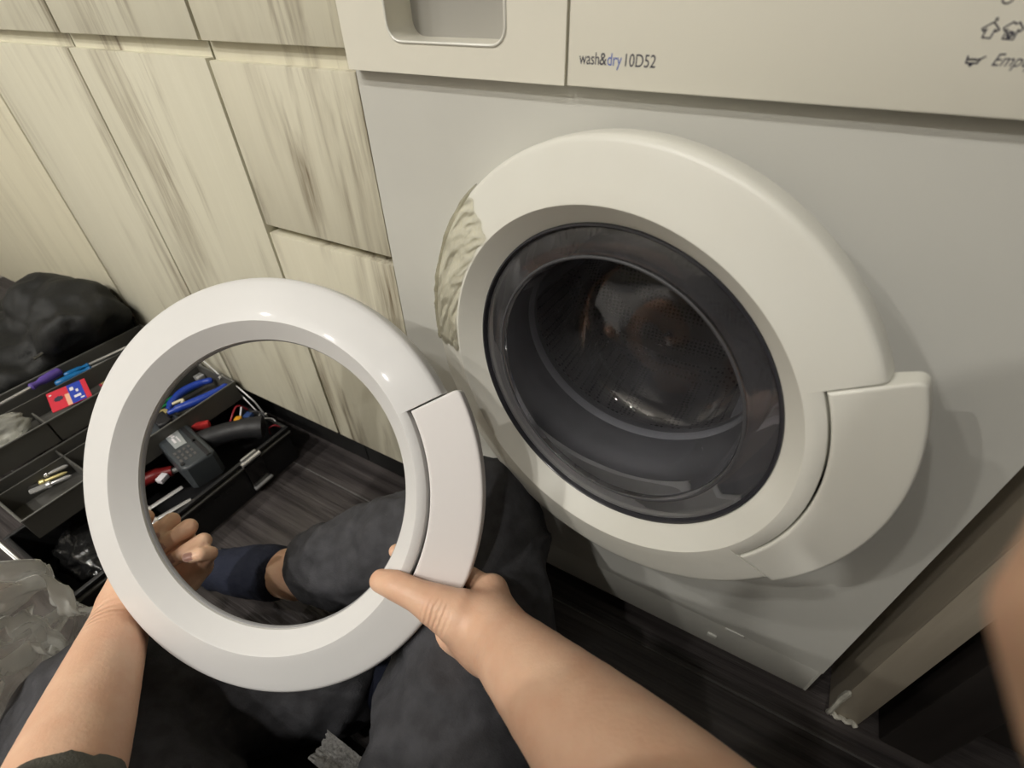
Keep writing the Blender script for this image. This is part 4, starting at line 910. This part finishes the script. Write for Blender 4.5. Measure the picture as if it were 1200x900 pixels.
for s in (-1, 1):
    A.ell(hd_ + rt * s * 0.082 - fdir * 0.01, (0.010, 0.020, 0.032), 0.006, np.stack([rt, fdir, upv], 1))     # ears
    A.cut(hd_ + rt * s * 0.032 + fdir * 0.100 + upv * 0.012, (0.018, 0.018, 0.012), 0.012)                      # eye sockets
nk = np.array((0.380, -0.555, 0.710)); pelv = np.array((0.295, -0.55, 0.125)); shR = np.array((0.500, -0.430, 0.655)); shL = np.array((0.235, -0.700, 0.640))
A.cone(nk, hd_ - upv * 0.05, 0.058, 0.052, 0.03); A.cone(nk - np.array((0, 0, 0.06)), pelv + np.array((0, 0, 0.06)), 0.10, 0.105, 0.05); A.cone(shR, shL, 0.05, 0.05, 0.06)
A.cone(shR, eR, 0.046, 0.043, 0.03); A.cone(shL, eL, 0.046, 0.043, 0.03)
hipR = np.array((0.345, -0.46, 0.115)); hipL = np.array((0.235, -0.575, 0.115)); knR = np.array((0.165, -0.090, 0.232)); knL = np.array((-0.140, -0.468, 0.118))
anR = np.array((-0.085, -0.226, 0.098)); anL = np.array((0.075, -0.285, 0.062))
for h_, k_, a_ in ((hipR, knR, anR), (hipL, knL, anL)): A.chain([pelv, h_, k_, a_], [0.09, 0.075, 0.052, 0.036], 0.03)
tR = np.array((-0.235, -0.272, 0.050)); tL = np.array((0.165, -0.215, 0.035))
A.chain([anR, lerp(anR, tR, 0.5), tR], [0.036, 0.033, 0.026], 0.01); A.chain([anL, lerp(anL, tL, 0.5), tL], [0.034, 0.030, 0.024], 0.01)
V, F = A.mesh(); V = smooth_vf(V, F, 1); parts.append((V, F))
off = 0; VV = []; FF = []
for V, F in parts: VV.append(V); FF.append(F + off); off += len(V)
recalc(obj_vf('body', np.concatenate(VV), np.concatenate(FF), skin, per))
# eyes and hair
for s in (-1, 1):
    c = hd_ + rt * s * 0.032 + fdir * 0.070 + upv * 0.012
    bm = B(); bmesh.ops.create_uvsphere(bm, u_segments=16, v_segments=10, radius=0.0125, matrix=Matrix.Translation(Vector(c))); ey = obj('eye', bm, mat('eye_white', (0.75, 0.73, 0.7), 0.2), per, 180)
    bm = B(); bmesh.ops.create_uvsphere(bm, u_segments=12, v_segments=8, radius=0.006, matrix=Matrix.Translation(Vector(c + fdir * 0.0085))); obj('iris', bm, mat('iris_brown', (0.03, 0.015, 0.01), 0.1), ey, 180)
A = Field(tuple(hd_ - 0.16), tuple(hd_ + 0.16), 0.006)
A.ell(hd_ + upv * 0.035 - fdir * 0.022, (0.088, 0.100, 0.088), 0.02, np.stack([rt, fdir, upv], 1)); A.plane_cut(hd_ + fdir * 0.055 + upv * 0.05, fdir * 0.75 - upv * 0.65)
sdf_obj('hair', A, hair_m, per, [(0.004, 60.0, 3.0)], 1)
# nails
def nail(tip, prev, up_, r, name='nail'):
    tip = Vector(tip); d = (tip - Vector(prev)).normalized(); n = Vector(up_); n = (n - d * n.dot(d)).normalized(); s = d.cross(n)
    bm = B(); NI, NJ = 8, 6; g = []
    for i in range(NI + 1):
        row = []
        for j in range(NJ + 1):
            a = (j / NJ - 0.5) * 1.7; L = (i / NI - 0.62) * r * 1.75
            w = math.sqrt(max(0.05, 1 - (max(0, abs(i / NI - 0.5) - 0.25) / 0.27) ** 2))
            row.append(bm.verts.new(tip + d * (L + r * 0.35) + n * (r * 1.015 * math.cos(a * w)) + s * (r * 1.0 * math.sin(a * w))))
        g.append(row)
    for i in range(NI):
        for j in range(NJ): bm.faces.new((g[i][j], g[i + 1][j], g[i + 1][j + 1], g[i][j + 1]))
    bmesh.ops.solidify(bm, geom=list(bm.faces), thickness=0.0006)
    return obj(name, bm, nail_m, per, 180)
cp_ = np.array((0.393, -0.395, 0.781))
for f, r in zip(FL, (0.0078, 0.0080, 0.0077, 0.0067)): nail(f[0], f[1], np.array((0.25, -0.35, 0.9)), r)
# trousers
A = Field((-0.32, -0.74, -0.01), (0.48, 0.0, 0.36), 0.006)
A.ell(pelv, (0.17, 0.15, 0.12), 0.04); A.chain([hipR, lerp(hipR, knR, 0.5), knR], [0.105, 0.094, 0.070], 0.035); A.chain([hipL, lerp(hipL, knL, 0.5), knL], [0.105, 0.094, 0.074], 0.035)
A.chain([knR, lerp(knR, anR, 0.5), lerp(knR, anR, 0.82)], [0.066, 0.062, 0.054], 0.03); A.chain([knL, lerp(knL, anL, 0.5), lerp(knL, anL, 0.92)], [0.070, 0.063, 0.055], 0.03)
A.clamp_floor(0.004); A.plane_cut((0, -0.008, 0), (0, 1, 0))
sdf_obj('trousers', A, trou, per, [(0.013, 11.0, 2.0), (0.005, 30.0, 6.0)], 2)
# socks
A = Field((-0.32, -0.36, -0.01), (0.25, -0.14, 0.16), 0.005)
A.chain([lerp(anR, tR, 0.31), lerp(anR, tR, 0.60), tR], [0.040, 0.038, 0.031], 0.01)
A.clamp_floor(0.003); sdf_obj('sock', A, navy, per, [(0.003, 40.0, 2.0)], 1)
A = Field((0.0, -0.36, -0.01), (0.25, -0.14, 0.16), 0.005)
A.chain([lerp(anL, tL, 0.0), lerp(anL, tL, 0.55), tL], [0.040, 0.036, 0.029], 0.01); A.clamp_floor(0.003); sdf_obj('sock', A, navy, per, [(0.003, 40.0, 5.0)], 1)
# shirt: torso and sleeves
A = Field((-0.06, -0.86, 0.06), (0.66, -0.30, 0.80), 0.008)
A.cone(nk - np.array((0, 0, 0.07)), pelv + np.array((0, 0, 0.05)), 0.135, 0.150, 0.05); A.cone(shR, shL, 0.066, 0.066, 0.06)
A.cone(shR, lerp(shR, eR, 0.75), 0.064, 0.062, 0.03); A.chain([shL, eL, lerp(eL, wL, 0.17)], [0.064, 0.056, 0.050], 0.03)
A.plane_cut(nk + np.array((0, 0, 0.03)), (0, 0, 1)); A.plane_cut((0, 0, 0.09), (0, 0, -1))
sdf_obj('shirt', A, shirt_m, per, [(0.012, 12.0, 8.0), (0.004, 35.0, 3.0)], 2)

# fingertip of the photographer's hand at the lens edge
FGT, FGM, FGB, FGE = [(0.4389, -0.3337, 0.7259), (0.4382, -0.3414, 0.7217), (0.4478, -0.3456, 0.7085), (0.4664, -0.3486, 0.6879)]
ph = thing('person', 'blurred bare fingertip intruding at the right edge of the picture', 'person', (0.47, -0.35, 0.66))
A = Field((0.40, -0.40, 0.62), (0.56, -0.28, 0.76), 0.0015)
A.chain(P(FGT, FGM, FGB, FGE), [0.0088, 0.0103, 0.0108, 0.0115], 0.004)
V, F = A.mesh(); V = smooth_vf(V, F, 1)
recalc(obj_vf('finger', V, F, skin, ph))
fd = (Vector(FGT) - Vector(FGM)).normalized(); fc = Vector(FGT) + fd * 0.001 + Vector((0.0, 0.0, 0.0075)); bm = B(); lathe_between(bm, fc - fd * 0.006, fc + fd * 0.006, [(0, 0.003), (0.3, 0.0055), (0.7, 0.0055), (1, 0.003)], 12, 0.2); obj('nail', bm, nail_m, ph, 60)

# ------------------------------------------------------------------ small things on the floor
cl = film('silver_sheet', (0.7, 0.7, 0.68), 0.5, 0.2, 0.8, 0.9, 160)
bm = B(); n_ = 22; g = []
for i in range(n_ + 1):
    row = []
    for j in range(n_ + 1):
        a = i / n_ - 0.5; b_ = j / n_ - 0.5
        row.append(bm.verts.new((0.138 + a * 0.055, -0.366 + b_ * 0.030, 0.112 + 0.006 * (1 - 2 * abs(mnoise.noise(Vector((a * 9, b_ * 9, 1))))) + 0.02 * abs(b_))))
    g.append(row)
for i in range(n_):
    for j in range(n_): bm.faces.new((g[i][j], g[i + 1][j], g[i + 1][j + 1], g[i][j + 1]))
bmesh.ops.solidify(bm, geom=list(bm.faces), thickness=0.0006)
tag(obj('foam_sheet', bm, mat('sparkly_grey_foam', (0.42, 0.41, 0.39), 0.5, var=0.3, vscale=300, bump=0.4, bscale=400), None, 180), 'scrap of sparkly grey packing sheet caught between the thighs', 'packing sheet')
bm = B()
tube(bm, [(-0.300, -0.240, 0.012), (-0.272, -0.232, 0.013), (-0.250, -0.240, 0.012)], 0.003, 8, 4)
tag(obj('metal_clip', bm, dark_steel, None, 60), 'small dark metal clip on the floor beside the left hand', 'clip')
